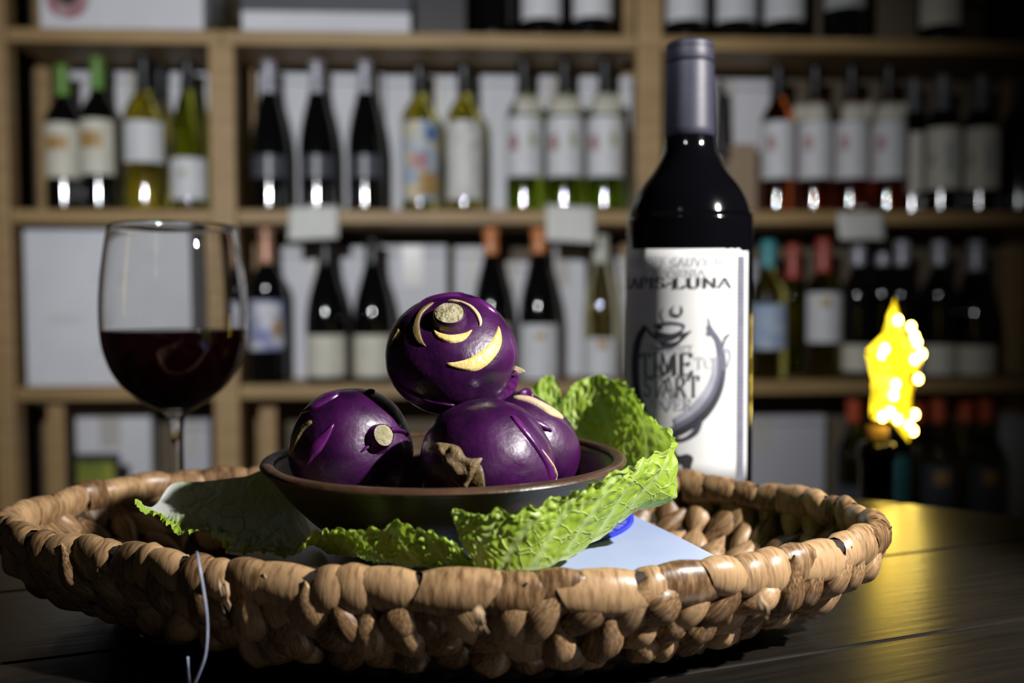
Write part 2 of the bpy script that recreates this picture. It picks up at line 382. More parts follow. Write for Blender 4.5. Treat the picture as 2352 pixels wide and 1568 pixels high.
for x, w_, nt in ((1788, 'leftmost', None), (1873, 'second', (M_labc, 238, 282, 1828, 1902)), (1957, 'third', (M_labc, 238, 282, 1936, 2002)), (2042, 'rightmost', (M_labc, 238, 282, 2012, 2082))):
    B(x, 1, 150, 78, 'bordeaux', M_rose, 'black', 222, (M_lab, 284, 414), w_+' of the four rose bottles with white labels', prints=((M_inkred, x-22, x-4, 318, 350),), ntag=nt, group=g4, lang=1.3)
g5 = 'black bottles at the right end of the upper shelf'
B(2100, 1, 180, 76, 'bordeaux', M_blackglass, 'grey', 260, (M_labc, 310, 445, -.25), 'black bottle squeezed behind the rightmost rose bottle', d=.13, group=g5)
B(2166, 1, 172, 82, 'bordeaux', M_blackglass, 'grey', 255, (M_labc, 298, 438), 'black bottle with cream label, third from the right edge, upper right shelf', prints=((M_inkgreen, 2140, 2155, 355, 385), (M_inkgrey, 2172, 2192, 335, 400)), group=g5)
B(2255, 1, 172, 82, 'bordeaux', M_blackglass, 'grey', 255, (M_labc, 298, 438), 'black bottle with cream label, second from the right edge, upper right shelf', prints=((M_inkgreen, 2230, 2245, 355, 385), (M_inkgrey, 2262, 2282, 335, 400)), group=g5)
B(2345, 1, 170, 80, 'bordeaux', M_blackglass, 'black', 255, None, 'unlabelled dark bottle at the right edge, upper right shelf', group=g5)
# row B middle
B(611, 2, 522, 84, 'bordeaux', M_blackglass, 'copper', 606, (M_lablue, 690, 802), 'dark bottle with copper capsule and blue-white label', prints=((M_inkorange, 622, 640, 735, 775), (M_lab, 588, 640, 697, 722)))
B(748, 2, 545, 96, 'burgundy', M_blackglass, 'black', 610, (M_labc, 768, 862), 'black bottle with cream label, left of the pair behind the top kohlrabi')
B(856, 2, 545, 96, 'burgundy', M_blackglass, 'black', 610, (M_labc, 768, 862), 'black bottle with cream label, right of the pair behind the top kohlrabi')
B(1128, 2, 516, 90, 'burgundy', M_blackglass, 'orange', 585, (M_labc, 742, 866), 'black bottle with orange capsule, partly behind the top kohlrabi')
B(1238, 2, 512, 94, 'burgundy', M_blackglass, 'orange', 582, (M_lab, 744, 868), 'black bottle with orange capsule and white label above the lettuce', prints=((M_inkorange, 1228, 1250, 764, 778),))
B(1380, 2, 540, 82, 'flute', M_pale, 'pale', 605, (M_lab, 775, 862), 'slender pale bottle with cream capsule left of the big bottle', prints=((M_inkorange, 1372, 1395, 780, 798),))
# row B right
B(1765, 2, 552, 84, 'bordeaux', M_yellow, 'teal', 615, (M_lapale, 698, 800), 'yellow bottle with teal capsule and blue label')
B(1822, 2, 560, 74, 'bordeaux', M_olive, 'red', 640, None, 'dark olive bottle behind, between teal and red capsules', d=.13)
B(1892, 2, 548, 84, 'bordeaux', M_yellow, 'red', 625, (M_lab, 672, 785), 'yellow bottle with red capsule and white label', prints=((M_inkorange, 1888, 1908, 685, 705),))
g6 = 'black bottles with silver capsules, middle right shelf'
for x, d_, lb, w_ in ((1972, .055, (M_labc, 790, 850), 'first black bottle right of the red-capped one, middle right shelf'),
                      (2028, .13, None, 'black silver-capped bottle in the rear row behind the star lamp'),
                      (2072, .055, (M_labc, 790, 850), 'black silver-capped bottle directly behind the star lamp'),
                      (2158, .055, (M_labc, 790, 858), 'black silver-capped bottle just right of the star lamp')):
    B(x, 2, 552, 80, 'bordeaux', M_blackglass, 'silver', 610, lb, w_, d=d_, group=g6)
B(2242, 2, 552, 92, 'burgundy', M_blackglass, 'silver', 622, (M_labc, 792, 858), 'wide-shouldered black bottle with silver capsule, rightmost on the middle right shelf', group=g6)
# row C right
g7 = 'bottles with red-orange capsules'
for x, d_, gl, lb, pr_, w_ in ((1962, .055, M_olive, (M_labdark, 1110, 1220), (), 'olive bottle with red-orange capsule left of the star lamp'),
                          (2050, .055, M_blackglass, (mat('label_teal', (.02, .10, .11), .5, col2=(.03, .14, .14), nscale=20), 1040, 1180), (), 'dark bottle with teal label below the star lamp'),
                          (2108, .13, M_olive, None, (), 'rear-row bottle with red-orange capsule right of the star lamp'),
                          (2155, .055, M_olive, (M_labdark, 1060, 1200), ((M_inkorange, 2150, 2180, 1075, 1105),), 'olive bottle with orange spot on dark label, lower right shelf'),
                          (2218, .13, M_yellow, None, (), 'rear-row yellow bottle with red-orange capsule, lower right shelf'),
                          (2264, .055, M_olive, (M_labdark, 1060, 1200), ((M_inkorange, 2262, 2290, 1075, 1105),), 'rightmost olive bottle with orange spot, lower right shelf')):
    B(x, 3, 918 if d_ < .1 else 912, 82, 'bordeaux', gl, 'redorange', 968, lb, w_, d=d_, prints=pr_, group=g7)
# top row bottoms
g8 = 'bottles on the top shelf cut by the frame'
for x, y1, lb, w_, gl, d_ in ((1135, 20, None, 'plain black bottle left of the white labels, top middle shelf', M_blackglass, .055),
                   (1242, 55, M_lab, 'black bottle with white label, left of the two on the top middle shelf', M_blackglass, .055),
                   (1360, 52, M_lab, 'black bottle with white label, right of the two on the top middle shelf', M_blackglass, .055),
                   (1575, 58, M_lab, 'black bottle with pale label, top shelf just above the big bottle', M_blackglass, .055),
                   (1690, 58, M_lab, 'second black bottle with pale label, top right shelf', M_blackglass, .055),
                   (1800, 58, M_lab, 'third black bottle with pale label, top right shelf', M_blackglass, .055),
                   (1940, 30, M_inkgrey, 'grey-labelled dark bottle, top right shelf', M_blackglass, .055),
                   (2160, 68, M_labc, 'black bottle with cream label near the right end of the top shelf', M_blackglass, .055),
                   (2312, 20, None, 'dark unlabelled bottle at the right end of the top shelf', M_blackglass, .055)):
    B(x, 0, -250, 96, 'bordeaux', gl, 'black', -170, (lb, -60, y1) if lb else None, w_, d=d_, group=g8)
# glass carafe by the post, top shelf; glass jar right
def jar(px, row, wpx, pyt, label, d):
    s, zt = shelf_sz(px, pyt, d); zb = zs[row]+.0006; R = wpx/2*1.9/F; H = zt-zb
    e = empty('glass_carafe', shelf_pt(s, d, zb), label, 'carafe')
    v, f = lathe([(0, 0), (R*.8, 0), (R, .006), (R, H*.5), (R*.6, H*.75), (R*.5, H), (R*.42, H), (R*.52, H*.75), (R*.9, H*.5), (R*.9, .012), (0, .010)], 28)
    mesh('glass_wall', v, f, M_clear, e, world=False)
    v, f = lathe([(R*.5, H-.004), (R*.56, H), (R*.5, H+.004)], 24); mesh('lip', v, f, M_clear, e, world=False)
jar(512, 0, 70, -150, 'clear glass carafe in front of the pine post on the top shelf', .04)
jar(2236, 0, 44, 10, 'small clear glass carafe beside the cream-labelled bottle on the top shelf', .05)
# unidentified black tapered form, built as cone on rod, behind big bottle neck
s, z = shelf_sz(1652, 190, .06); s2, z2 = shelf_sz(1652, 360, .06)
e = empty('black_tapered_form', shelf_pt(s, .05, zs[1]+.0006), 'black tapered form on a thin rod just right of the big bottle neck', 'stand')
hb = z-zs[1]; hl = z2-zs[1]
v, f = lathe([(0, hb), (.006, hb), (.008, hb-.01), (.0155, hl+.004), (.0155, hl), (0, hl)], 16); mesh('cone', v, f, M_dark, e, world=False)
v, f = lathe([(0, hl), (.0025, hl), (.0025, .004), (.02, .003), (.02, 0), (0, 0)], 16); mesh('rod', v, f, M_tan, e, world=False)

# ------------------------------------------------------------------ round plank table
TC = Vector((0.0185, 0.2155, 0)); TR = 0.502
M_table = mat('table_black_wood', (.008, .007, .0055), .27, col2=(.014, .0115, .009), nscale=9, stretch=(2, 30, 30), bump=.07, bscale=6, spec=.5)
tb = empty('round_table', (TC.x, TC.y, 0), 'round black-stained plank table under the basket', 'table')
pdir = Vector((sin(rad(70)), cos(rad(70)), 0)); pnor = Vector((-pdir.y, pdir.x, 0))
pang = math.atan2(pdir.y, pdir.x)
dc = TC.dot(pnor)
edges = [.3036+.1035*k for k in range(-8, 9)]
for d0, d1 in zip(edges, edges[1:]):
    a0, a1 = d0-dc+.0006, d1-dc-.0006
    a0, a1 = max(a0, -TR+.001), min(a1, TR-.001)
    if a1-a0 < .004: continue
    n = 18; top = []
    for k in range(n+1):
        a = a0+(a1-a0)*k/n; top.append((math.sqrt(max(TR*TR-a*a, 0)), a))
    outl = [(-x, a) for x, a in top] + [(x, a) for x, a in reversed(top)]
    bm = bmesh.new(); vs_ = [bm.verts.new((x, a, 0)) for x, a in outl]
    fc = bm.faces.new(vs_); 
    if fc.normal.z == 0: fc.normal_update()
    r = bmesh.ops.extrude_face_region(bm, geom=[fc]); 
    for q in r['geom']:
        if isinstance(q, bmesh.types.BMVert): q.co.z -= .035
    bmesh.ops.recalc_face_normals(bm, faces=bm.faces[:])
    ed = [q for q in bm.edges if all(abs(v_.co.z) < 1e-6 for v_ in q.verts)]
    bmesh.ops.bevel(bm, geom=ed, offset=.0011, segments=2, affect='EDGES', profile=.5, clamp_overlap=True)
    ob = bm_obj('plank', bm, M_table, tb); ob.location = (0, 0, T); ob.rotation_euler = (0, 0, pang)
v, f = lathe([(TR-.05, T-.036), (TR-.05, T-.08), (TR-.07, T-.08), (TR-.07, T-.036)], 48); mesh('apron', v, f, M_table, tb, world=False)
v, f = lathe([(0, T-.036), (.10, T-.036), (.10, T-.06), (.04, T-.10), (.035, .12), (.06, .06), (0, .06)], 24); mesh('pedestal', v, f, M_table, tb, world=False)
v, f = lathe([(0, .07), (.10, .06), (.27, .02), (.28, .0), (0, 0)], 40); mesh('foot', v, f, M_table, tb, world=False)

# ------------------------------------------------------------------ big wine bottle
BY = 0.553
bc = at_y(1582, 800, BY); bc = Vector((bc.x, BY, T+.0004))
S = BY/F
def bz(py): return at_y(1582, py, BY).z - T
R0 = 142*S
big = empty('wine_bottle', bc, 'large black wine bottle with illustrated white label behind the basket', 'bottle')
prof = [(0, .008), (R0*.6, .004), (R0*.85, 0), (R0*.97, .003), (R0, .010), (R0, bz(555)), (R0*.985, bz(520)), (R0*.93, bz(480)), (R0*.85, bz(450)), (R0*.74, bz(425)), (R0*.60, bz(400)), (R0*.49, bz(375)), (R0*.425, bz(352)), (R0*.40, bz(335)), (R0*.392, bz(310)), (R0*.37, bz(110)), (0, bz(110))]
# smooth the profile with a spline
pv = [Vector((r, z, 0)) for r, z in prof[4:15]]
sm = [spline(pv, k*(len(pv)-1)/60) for k in range(61)]
pr = prof[:4]+[(q.x, q.y) for q in sm]+prof[15:]
v, f = lathe(pr, 64); mesh('glass_body', v, f, mat('big_bottle_glass', (.002, .002, .003), .03, spec=.5, coat=.3), big, world=False)
kr = S
cap = [(56*S, bz(318)), (57.2*S, bz(317)), (57*S, bz(300)), (54.5*S, bz(165)), (54.2*S, bz(154)), (52.6*S, bz(149)), (52.6*S, bz(147)), (54.2*S, bz(143)), (54*S, bz(122)), (52.4*S, bz(117)), (53.4*S, bz(112)), (53*S, bz(106)), (51*S, bz(103)), (0, bz(102))]
v, f = lathe(cap, 56); mesh('capsule', v, f, mat('capsule_navy', (.030, .030, .052), .5, col2=(.026, .026, .046), nscale=80, bump=.05, bscale=300), big, world=False)
PH0 = math.atan2(bc.x, bc.y)
RL = R0+.00035
def lab_pt(a, py, off=0.0):
    r = RL+off; y = bc.y-r*cos(a-PH0) ; z = at_y(1582, py, y).z
    return Vector((bc.x+r*sin(a-PH0), y, z))
def ang(px): return math.asin(max(-.999, min(.999, (px-1582)/142)))
M_biglabel = mat('big_label_paper', (.72, .72, .72), .6, col2=(.69, .69, .70), nscale=60)
A0, A1 = -1.75, ang(1707)
vs = []; nu, nv = 60, 12
for i in range(nu):
    a = A0+(A1-A0)*i/(nu-1)
    for j in range(nv):
        top = 571 + (6 if i > nu-6 else (2.5 if i in (nu-8, nu-11) else 0)); t = j/(nv-1)
        pnt = lab_pt(a, top); zb_ = T+.04
        vs.append(Vector((pnt.x, pnt.y, pnt.z+(zb_-pnt.z)*t)))
lab = mesh('label', vs, grid_faces(nu, nv), M_biglabel, big)
lab.modifiers.new('thick', 'SOLIDIFY').thickness = .0002
INK = {k: mat('ink_'+k, c, .6, col2=tuple(min(1, v*1.25) for v in c), nscale=120) for k, c in
       (('black', (.022, .022, .03)), ('dark', (.035, .035, .05)), ('mid', (.10, .10, .14)), ('light', (.30, .30, .36)), ('faint', (.45, .45, .49)), ('band', (.14, .14, .18)))}
def ink(name, quads, m, off=.0003):
    """quads: list of 4-tuples of (a, py)"""
    vs, fs = [], []
    for q in quads:
        i = len(vs); vs += [lab_pt(a, y, off+.0003) for a, y in q]; fs.append(tuple(range(i, i+len(q))))
    return mesh(name, vs, fs, INK[m], lab_root, smooth=False)
lab_root = big
def arc(cx, cy, rx, ry, a0, a1, n=12): return [(cx+rx*cos(rad(a0+(a1-a0)*k/n)), cy+ry*sin(rad(a0+(a1-a0)*k/n))) for k in range(n+1)]
GL = {
 'A': (.86, [[(.02, 0), (.43, 1)], [(.43, 1), (.84, 0)], [(.18, .33), (.68, .33)], [(-.06, 0), (.16, 0)], [(.68, 0), (.94, 0)]]),
 'B': (.7, [[(.12, 0), (.12, 1)], [(.12, 1)]+arc(.34, .76, .26, .24, 90, -90)+[(.12, .52)], [(.12, .52)]+arc(.36, .26, .30, .26, 90, -90)+[(.12, 0)]]),
 'C': (.8, [arc(.44, .5, .38, .5, 50, 310, 18), [(.70, .98), (.70, .76)]]),
 'E': (.66, [[(.12, 0), (.12, 1)], [(.02, 1), (.60, 1)], [(.12, .52), (.46, .52)], [(.02, 0), (.62, 0)], [(.60, 1), (.60, .84)], [(.62, 0), (.62, .18)], [(.46, .60), (.46, .44)]]),
 'F': (.62, [[(.12, 0), (.12, 1)], [(.02, 1), (.60, 1)], [(.12, .52), (.46, .52)], [(.02, 0), (.24, 0)], [(.60, 1), (.60, .84)]]),
 'G': (.84, [arc(.44, .5, .38, .5, 50, 330, 18), [(.72, .40), (.72, .08)], [(.56, .40), (.84, .40)]]),
 'H': (.84, [[(.14, 0), (.14, 1)], [(.70, 0), (.70, 1)], [(.14, .52), (.70, .52)], [(.02, 0), (.26, 0)], [(.02, 1), (.26, 1)], [(.58, 0), (.82, 0)], [(.58, 1), (.82, 1)]]),
 'I': (.34, [[(.17, 0), (.17, 1)], [(.04, 0), (.30, 0)], [(.04, 1), (.30, 1)]]),
 'L': (.64, [[(.14, 0), (.14, 1)], [(.02, 0), (.60, 0)], [(.02, 1), (.26, 1)], [(.60, 0), (.60, .22)]]),
 'M': (1.0, [[(.10, 0), (.14, 1)], [(.14, 1), (.49, .05)], [(.49, .05), (.84, 1)], [(.84, 1), (.88, 0)], [(0, 0), (.2, 0)], [(.76, 0), (1, 0)], [(.04, 1), (.16, 1)], [(.82, 1), (.96, 1)]]),
 'N': (.84, [[(.12, 0), (.12, 1)], [(.12, 1), (.72, 0)], [(.72, 0), (.72, 1)], [(.02, 0), (.22, 0)], [(.62, 1), (.82, 1)], [(.02, 1), (.12, 1)]]),
 'O': (.86, [arc(.43, .5, .37, .5, 0, 360, 26)]),
 'P': (.66, [[(.14, 0), (.14, 1)], [(.14, 1)]+arc(.34, .74, .28, .26, 90, -90)+[(.14, .48)], [(.02, 0), (.28, 0)]]),
 'R': (.76, [[(.14, 0), (.14, 1)], [(.14, 1)]+arc(.34, .75, .26, .25, 90, -90)+[(.14, .50)], [(.36, .50), (.68, 0)], [(.02, 0), (.26, 0)], [(.62, 0), (.78, 0)]]),
 'S': (.62, [arc(.31, .75, .23, .25, 40, 200, 10)+arc(.31, .26, .25, .26, 120, -130, 14), [(.52, .98), (.52, .78)], [(.08, .02), (.08, .22)]]),
 'T': (.74, [[(.36, 0), (.36, 1)], [(.02, 1), (.70, 1)], [(.02, 1), (.02, .80)], [(.70, 1), (.70, .80)], [(.24, 0), (.48, 0)]]),
 'U': (.82, [[(.14, 1), (.14, .34)]+arc(.41, .32, .27, .32, 180, 360, 10)+[(.68, .34), (.68, 1)], [(.02, 1), (.26, 1)], [(.58, 1), (.80, 1)]]),
 'V': (.84, [[(.06, 1), (.42, 0)], [(.42, 0), (.78, 1)], [(-.04, 1), (.18, 1)], [(.66, 1), (.88, 1)]]),
 '.': (.34, [arc(.17, .42, .05, .07, 0, 360, 8)]), ' ': (.4, []),
}
def text(word, px0, px1, py_top, py_bot, m, thick=.15, thin=.05, name='lettering', off=.0004):
    a0, a1 = ang(px0), ang(px1); gap = .12
    tot = sum(GL[c][0]+gap for c in word)-gap
    sc_x = (a1-a0)/tot; hgt = py_bot-py_top; quads = []; x = 0
    for c in word:
        w, strokes = GL[c]
        for st in strokes:
            for (x0, y0), (x1, y1) in zip(st, st[1:]):
                dx, dy = x1-x0, y1-y0; L = math.hypot(dx, dy)
                if L < 1e-5: continue
                wd = (thin+(thick-thin)*abs(dy)/L)/2; nx, ny = -dy/L*wd, dx/L*wd; ex, ey = dx/L*.012, dy/L*.012
                q = [(x0-ex+nx, y0-ey+ny), (x1+ex+nx, y1+ey+ny), (x1+ex-nx, y1+ey-ny), (x0-ex-nx, y0-ey-ny)]
                quads.append([(a0+(x+qx)*sc_x, py_bot-qy*hgt) for qx, qy in q])
        x += w+gap
    return ink(name, quads, m, off)
text('CABERNET SAUVIGNON', 1452, 1676, 590, 611, 'faint', .13)
text('CALIFORNIA', 1485, 1616, 617, 634, 'faint', .13)
text('LAPIS.LUNA', 1447, 1668, 638, 661, 'black', .19, .07)
text('THE PERFECT', 1497, 1590, 793, 808, 'mid', .12)
text('TIME', 1480, 1590, 812, 860, 'dark', .14)
text('TO', 1596, 1634, 820, 846, 'faint', .10)
text('START', 1488, 1604, 864, 911, 'dark', .13)
text('NEVER', 1500, 1590, 915, 940, 'light', .13)
def band(outer, inner, m, name='illustration', off=.00025):
    n = 40; qs = []
    po = [Vector((ang(x), y, 0)) for x, y in outer]; pi_ = [Vector((ang(x), y, 0)) for x, y in inner]
    go = [spline(po, k*(len(po)-1)/n) for k in range(n+1)]; gi = [spline(pi_, k*(len(pi_)-1)/n) for k in range(n+1)]
    for k in range(n): qs.append([(go[k].x, go[k].y), (go[k+1].x, go[k+1].y), (gi[k+1].x, gi[k+1].y), (gi[k].x, gi[k].y)])
    return ink(name, qs, m, off)
# heart-shaped vessel: left rim, shaded right bulge, foot roots, crown and vapour
band([(1487, 745), (1468, 775), (1459, 820), (1460, 880), (1470, 930), (1490, 975), (1515, 1000)], [(1495, 752), (1482, 782), (1476, 820), (1477, 880), (1486, 925), (1505, 962), (1520, 985)], 'dark')
band([(1622, 745), (1645, 775), (1657, 810), (1660, 850), (1655, 890), (1640, 930), (1615, 965), (1580, 990), (1548, 1004), (1520, 1000)], [(1622, 748), (1636, 785), (1641, 820), (1640, 860), (1630, 895), (1610, 930), (1585, 955), (1555, 975), (1535, 985), (1518, 985)], 'mid')
band([(1655, 850), (1650, 895), (1635, 935), (1610, 970), (1575, 995), (1545, 1007)], [(1652, 850), (1643, 890), (1625, 928), (1598, 958), (1568, 980), (1545, 992)], 'black', off=.00035)
band([(1641, 820), (1640, 860), (1630, 895), (1610, 930), (1585, 955), (1555, 975)], [(1632, 820), (1630, 855), (1618, 890), (1598, 918), (1575, 942), (1552, 960)], 'light')
band([(1618, 752), (1640, 790), (1652, 800), (1660, 780), (1668, 770)], [(1624, 742), (1644, 776), (1651, 788), (1656, 772), (1668, 764)], 'mid')
band([(1652, 800), (1666, 800), (1671, 820), (1665, 845)], [(1655, 808), (1662, 808), (1665, 822), (1657, 850)], 'light')
band([(1618, 770), (1622, 745), (1621, 730)], [(1626, 772), (1626, 745), (1622, 728)], 'mid')
band([(1500, 975), (1520, 995), (1540, 990), (1565, 1006), (1590, 990), (1604, 965)], [(1505, 990), (1522, 1010), (1545, 1003), (1568, 1014), (1600, 998), (1612, 966)], 'dark', off=.00045)
band([(1540, 1005), (1552, 1025), (1560, 1045), (1580, 1042), (1592, 1052), (1588, 1075), (1592, 1100)], [(1530, 1012), (1545, 1035), (1556, 1060), (1570, 1066), (1572, 1072), (1568, 1085), (1562, 1100)], 'black')
band([(1528, 1010), (1535, 1040), (1552, 1072), (1545, 1100)], [(1520, 1010), (1524, 1045), (1532, 1078), (1525, 1100)], 'light')
band([(1508, 757), (1514, 775), (1522, 784), (1545, 786), (1562, 780), (1570, 765)], [(1510, 762), (1522, 790), (1530, 797), (1548, 798), (1562, 790), (1590, 758)], 'black')
band([(1506, 748), (1525, 740), (1548, 738), (1572, 744), (1574, 754)], [(1510, 752), (1526, 746), (1548, 744), (1568, 748), (1570, 758)], 'mid')
band([(1512, 757), (1530, 764), (1550, 765), (1572, 754)], [(1513, 775), (1530, 780), (1550, 780), (1568, 770)], 'dark', off=.0003)
band([(1515, 742), (1525, 745), (1528, 752)], [(1514, 756), (1522, 758), (1528, 756)], 'black', off=.0004)
band([(1526, 740), (1520, 722), (1530, 705)], [(1532, 740), (1525, 722), (1531, 704)], 'mid')
band([(1548, 725), (1562, 728), (1570, 715), (1566, 700)], [(1552, 720), (1562, 722), (1566, 712), (1565, 700)], 'dark')
band([(1548, 725), (1545, 712), (1552, 700)], [(1552, 722), (1549, 712), (1553, 699)], 'mid')
band([(1495, 750), (1503, 762), (1516, 772)], [(1492, 756), (1500, 770), (1516, 782)], 'mid')
ink('label_stripe', [[(ang(1683)+(ang(1698)-ang(1683))*0, 588+10.2*k), (ang(1698), 588+10.2*k), (ang(1698), 588+10.2*(k+1)-.8), (ang(1683), 588+10.2*(k+1)-.8)] for k in range(52)], 'band')

# ------------------------------------------------------------------ wine glass
GY = 0.580
gc = at_y(403, 800, GY); gc = Vector((gc.x, GY, T+.0004)); GS = (GY)/F
def gz(py): return at_y(403, py, GY).z-T
M_glass = mat('wine_glass_clear', (.98, .98, .97), .0, trans=1.0, ior=1.5)
wg = empty('wine_glass', gc, 'stemmed glass half full of red wine, left of the bowl', 'glass')
outer = [(139, 521), (146, 560), (152, 600), (158, 650), (161, 700), (161, 745), (158, 785), (150, 820), (137, 853), (118, 882), (95, 905), (68, 925), (42, 940), (24, 952)]
po = [Vector((r*GS, gz(y), 0)) for r, y in outer]
so = [spline(po, k*(len(po)-1)/44) for k in range(45)]
th = .0010
inner = [Vector((max(q.x-th, 0), q.y, 0)) for q in so if q.y > gz(938)]
zin = gz(938)
stem = [(17*GS, gz(966)), (14.5*GS, gz(985)), (14*GS, gz(1040)), (14.5*GS, .030), (17*GS, .016), (.010, .009), (.020, .0045), (.033, .0022), (.0345, .0012), (.034, 0), (.015, .0), (0, .0008)]
full = [(0, zin)] + [(q.x, q.y) for q in reversed(inner)] + [(so[0].x-.0005, so[0].y+.0005)] + [(q.x, q.y) for q in so] + stem
v, f = lathe(full, 72); 
v = [Vector(q) for q in v]
go = mesh('glass_vessel', v, f, M_glass, wg, world=False)
bm = bmesh.new(); bm.from_mesh(go.data); bmesh.ops.remove_doubles(bm, verts=bm.verts[:], dist=1e-6); bmesh.ops.recalc_face_normals(bm, faces=bm.faces[:]); bm.to_mesh(go.data); bm.free()
wz = gz(761)
wp = [(0, zin+.0001)]+[(q.x+.0002, q.y) for q in reversed(inner) if zin+.0002 < q.y < wz-.0008]
rw = [q.x for q in inner if q.y < wz+.001][0]
wp += [(rw+.0002, wz+.0006), (rw-.0012, wz), (0, wz)]
v, f = lathe(wp, 64); ob = mesh('red_wine', v, f, mat('red_wine', (.004, .0003, .0008),   .08, spec=.15), wg, world=False); ob['label'] = 'dark red wine filling half the glass'

# ------------------------------------------------------------------ basket
HR = .0445
rimpx = [(-6, 1178), (60, 1212), (150, 1228), (280, 1248), (430, 1275), (700, 1302), (900, 1310), (1100, 1313), (1380, 1310), (1560, 1292), (1700, 1275), (1880, 1243), (2000, 1208), (2030, 1182), (1980, 1153), (1880, 1125), (1750, 1101), (1560, 1082), (1300, 1076), (1000, 1073), (780, 1072), (560, 1070), (400, 1077), (300, 1088), (140, 1120), (40, 1150)]
RP = []
for x, y in rimpx:
    p = at_z(x, y, T+.0505); RP.append(Vector((p.x, p.y, 0)))
# pull the line in from the outer/top edge to the tube centre
cen = sum(RP, Vector())/len(RP)
RT = .0058
dense = [cspline(RP, len(RP)*k/800) for k in range(800)]
L = [0.0]
for k in range(800): L.append(L[-1]+(dense[(k+1) % 800]-dense[k]).length)
PER = L[-1]
def rim(t):
    s = (t % 1.0)*PER; lo, hi = 0, 800
    while hi-lo > 1:
        m_ = (lo+hi)//2
        if L[m_] <= s: lo = m_
        else: hi = m_
    f_ = (s-L[lo])/(L[lo+1]-L[lo]); a, b = dense[lo % 800], dense[(lo+1) % 800]
    # smoothed tangent
    t0, t1 = dense[(lo-12) % 800], dense[(lo+13) % 800]
    return a.lerp(b, f_), (t1-t0).normalized()
bcen = Vector(((min(p.x for p in RP)+max(p.x for p in RP))/2, (min(p.y for p in RP)+max(p.y for p in RP))/2, 0))
def wall(t, w):
    """w: 0 at rim centre, 1 at the foot"""
    p, tg = rim(t); sc = 1-.25*w**1.7
    q = bcen+(p-bcen)*sc; h = HR+(.006-HR)*w
    return Vector((q.x, q.y, T+h)), tg
bk = empty('woven_basket', (bcen.x, bcen.y, T), 'shallow oval basket of chunky twisted brown water hyacinth', 'basket')
M_fib = mat('hyacinth', (.10, .050, .020), .40, col2=(.44, .275, .14), nscale=2.4, stretch=(.35, 6, 6), bump=.16, bscale=3.0, rnd=True, spec=.45, lo=.3, hi=.7)
M_wrap = mat('hyacinth_wrap', (.10, .050, .020), .36, col2=(.44, .275, .14), nscale=2.2, stretch=(4.5, .5, .5), bump=.10, bscale=3.0, rnd=True, spec=.45, lo=.3, hi=.7)
M_gap_shade = mat('hyacinth_gap_shade', (.014, .008, .004), .8, col2=(.03, .017, .008), nscale=80, bump=.5, bscale=150)  # near-black brown that puts the shade of the weave gaps into the colour
def wrap_mesh(seed):
    rnd_ = random.Random(seed); nu, nv = 9, 14; vs = []
    tl = rnd_.uniform(.10, .34)*(1 if rnd_.random() < .8 else -.6); ph = rnd_.uniform(0, 6.28)
    for i in range(nu):
        u = i/(nu-1); prof_ = .66+.38*math.sin(pi*(u*.88+.06))**.55
        for j in range(nv):
            a = 2*pi*j/nv
            r = prof_*(1+.07*sin(2*a+ph)+.035*noise.noise(Vector((u*3, cos(a)*2, sin(a)*2+seed*7))))
            vs.append(Vector(((u-.5)*1.12+tl*sin(a+ph*.2), r*cos(a), r*sin(a))))
    fs = [(i*nv+j, (i+1)*nv+j, (i+1)*nv+(j+1) % nv, i*nv+(j+1) % nv) for i in range(nu-1) for j in range(nv)]
    me = bpy.data.meshes.new('rim_wrap'); me.from_pydata(vs, [], fs); me.materials.append(M_wrap)
    me.polygons.foreach_set('use_smooth', [True]*len(fs)); return me
def strand_mesh(seed):
    rnd_ = random.Random(seed*13+1); nu, nv = 14, 14; vs = []
    tw = rnd_.uniform(.5, 1.3)*rnd_.choice((-1, 1)); bend = rnd_.uniform(-.16, .16); skew = rnd_.uniform(.36, .64); ph = rnd_.uniform(0, 6)
    for i in range(nu):
        u = i/(nu-1)
        uu = u**(math.log(.5)/math.log(skew)); w = max(.06, math.sin(pi*uu)**1.05)
        for j in range(nv):
            a = 2*pi*j/nv; rdg = 1+.16*abs(sin(2.5*a+ph+u*1.2))-.07
            y = w*cos(a)*rdg; z = w*sin(a)*rdg*(1+.14*noise.noise(Vector((u*4, a, seed))))*.8
            q = tw*(u-.5); y2 = y*cos(q)-z*sin(q)*.7; z2 = y*sin(q)*.7+z*cos(q)
            vs.append(Vector(((u-.5), y2*.5+bend*sin(pi*u), z2*.5+.15*math.sin(pi*u))))
    fs = [(i*nv+j, (i+1)*nv+j, (i+1)*nv+(j+1) % nv, i*nv+(j+1) % nv) for i in range(nu-1) for j in range(nv)]
    fs.append(tuple(range(nv))[::-1]); fs.append(tuple((nu-1)*nv+j for j in range(nv)))
    me = bpy.data.meshes.new('strand'); me.from_pydata(vs, [], fs); me.materials.append(M_fib)
    me.polygons.foreach_set('use_smooth', [True]*len(fs)); return me
WM = [wrap_mesh(k) for k in range(7)]; SM = [strand_mesh(k) for k in range(9)]
def place(name, me, parent, ax, ay, az, pos, sc):
    o = bpy.data.objects.new(name, me); COL.objects.link(o); o.parent = parent
    M = Matrix((ax*sc[0], ay*sc[1], az*sc[2])).transposed().to_4x4(); M.translation = pos-Vector(parent.location)
    o.matrix_basis = M; return o
UP = Vector((0, 0, 1))
t = 0.0; NW = 66; wts = [random.uniform(.55, 1.6) for _ in range(NW)]; sw = sum(wts)
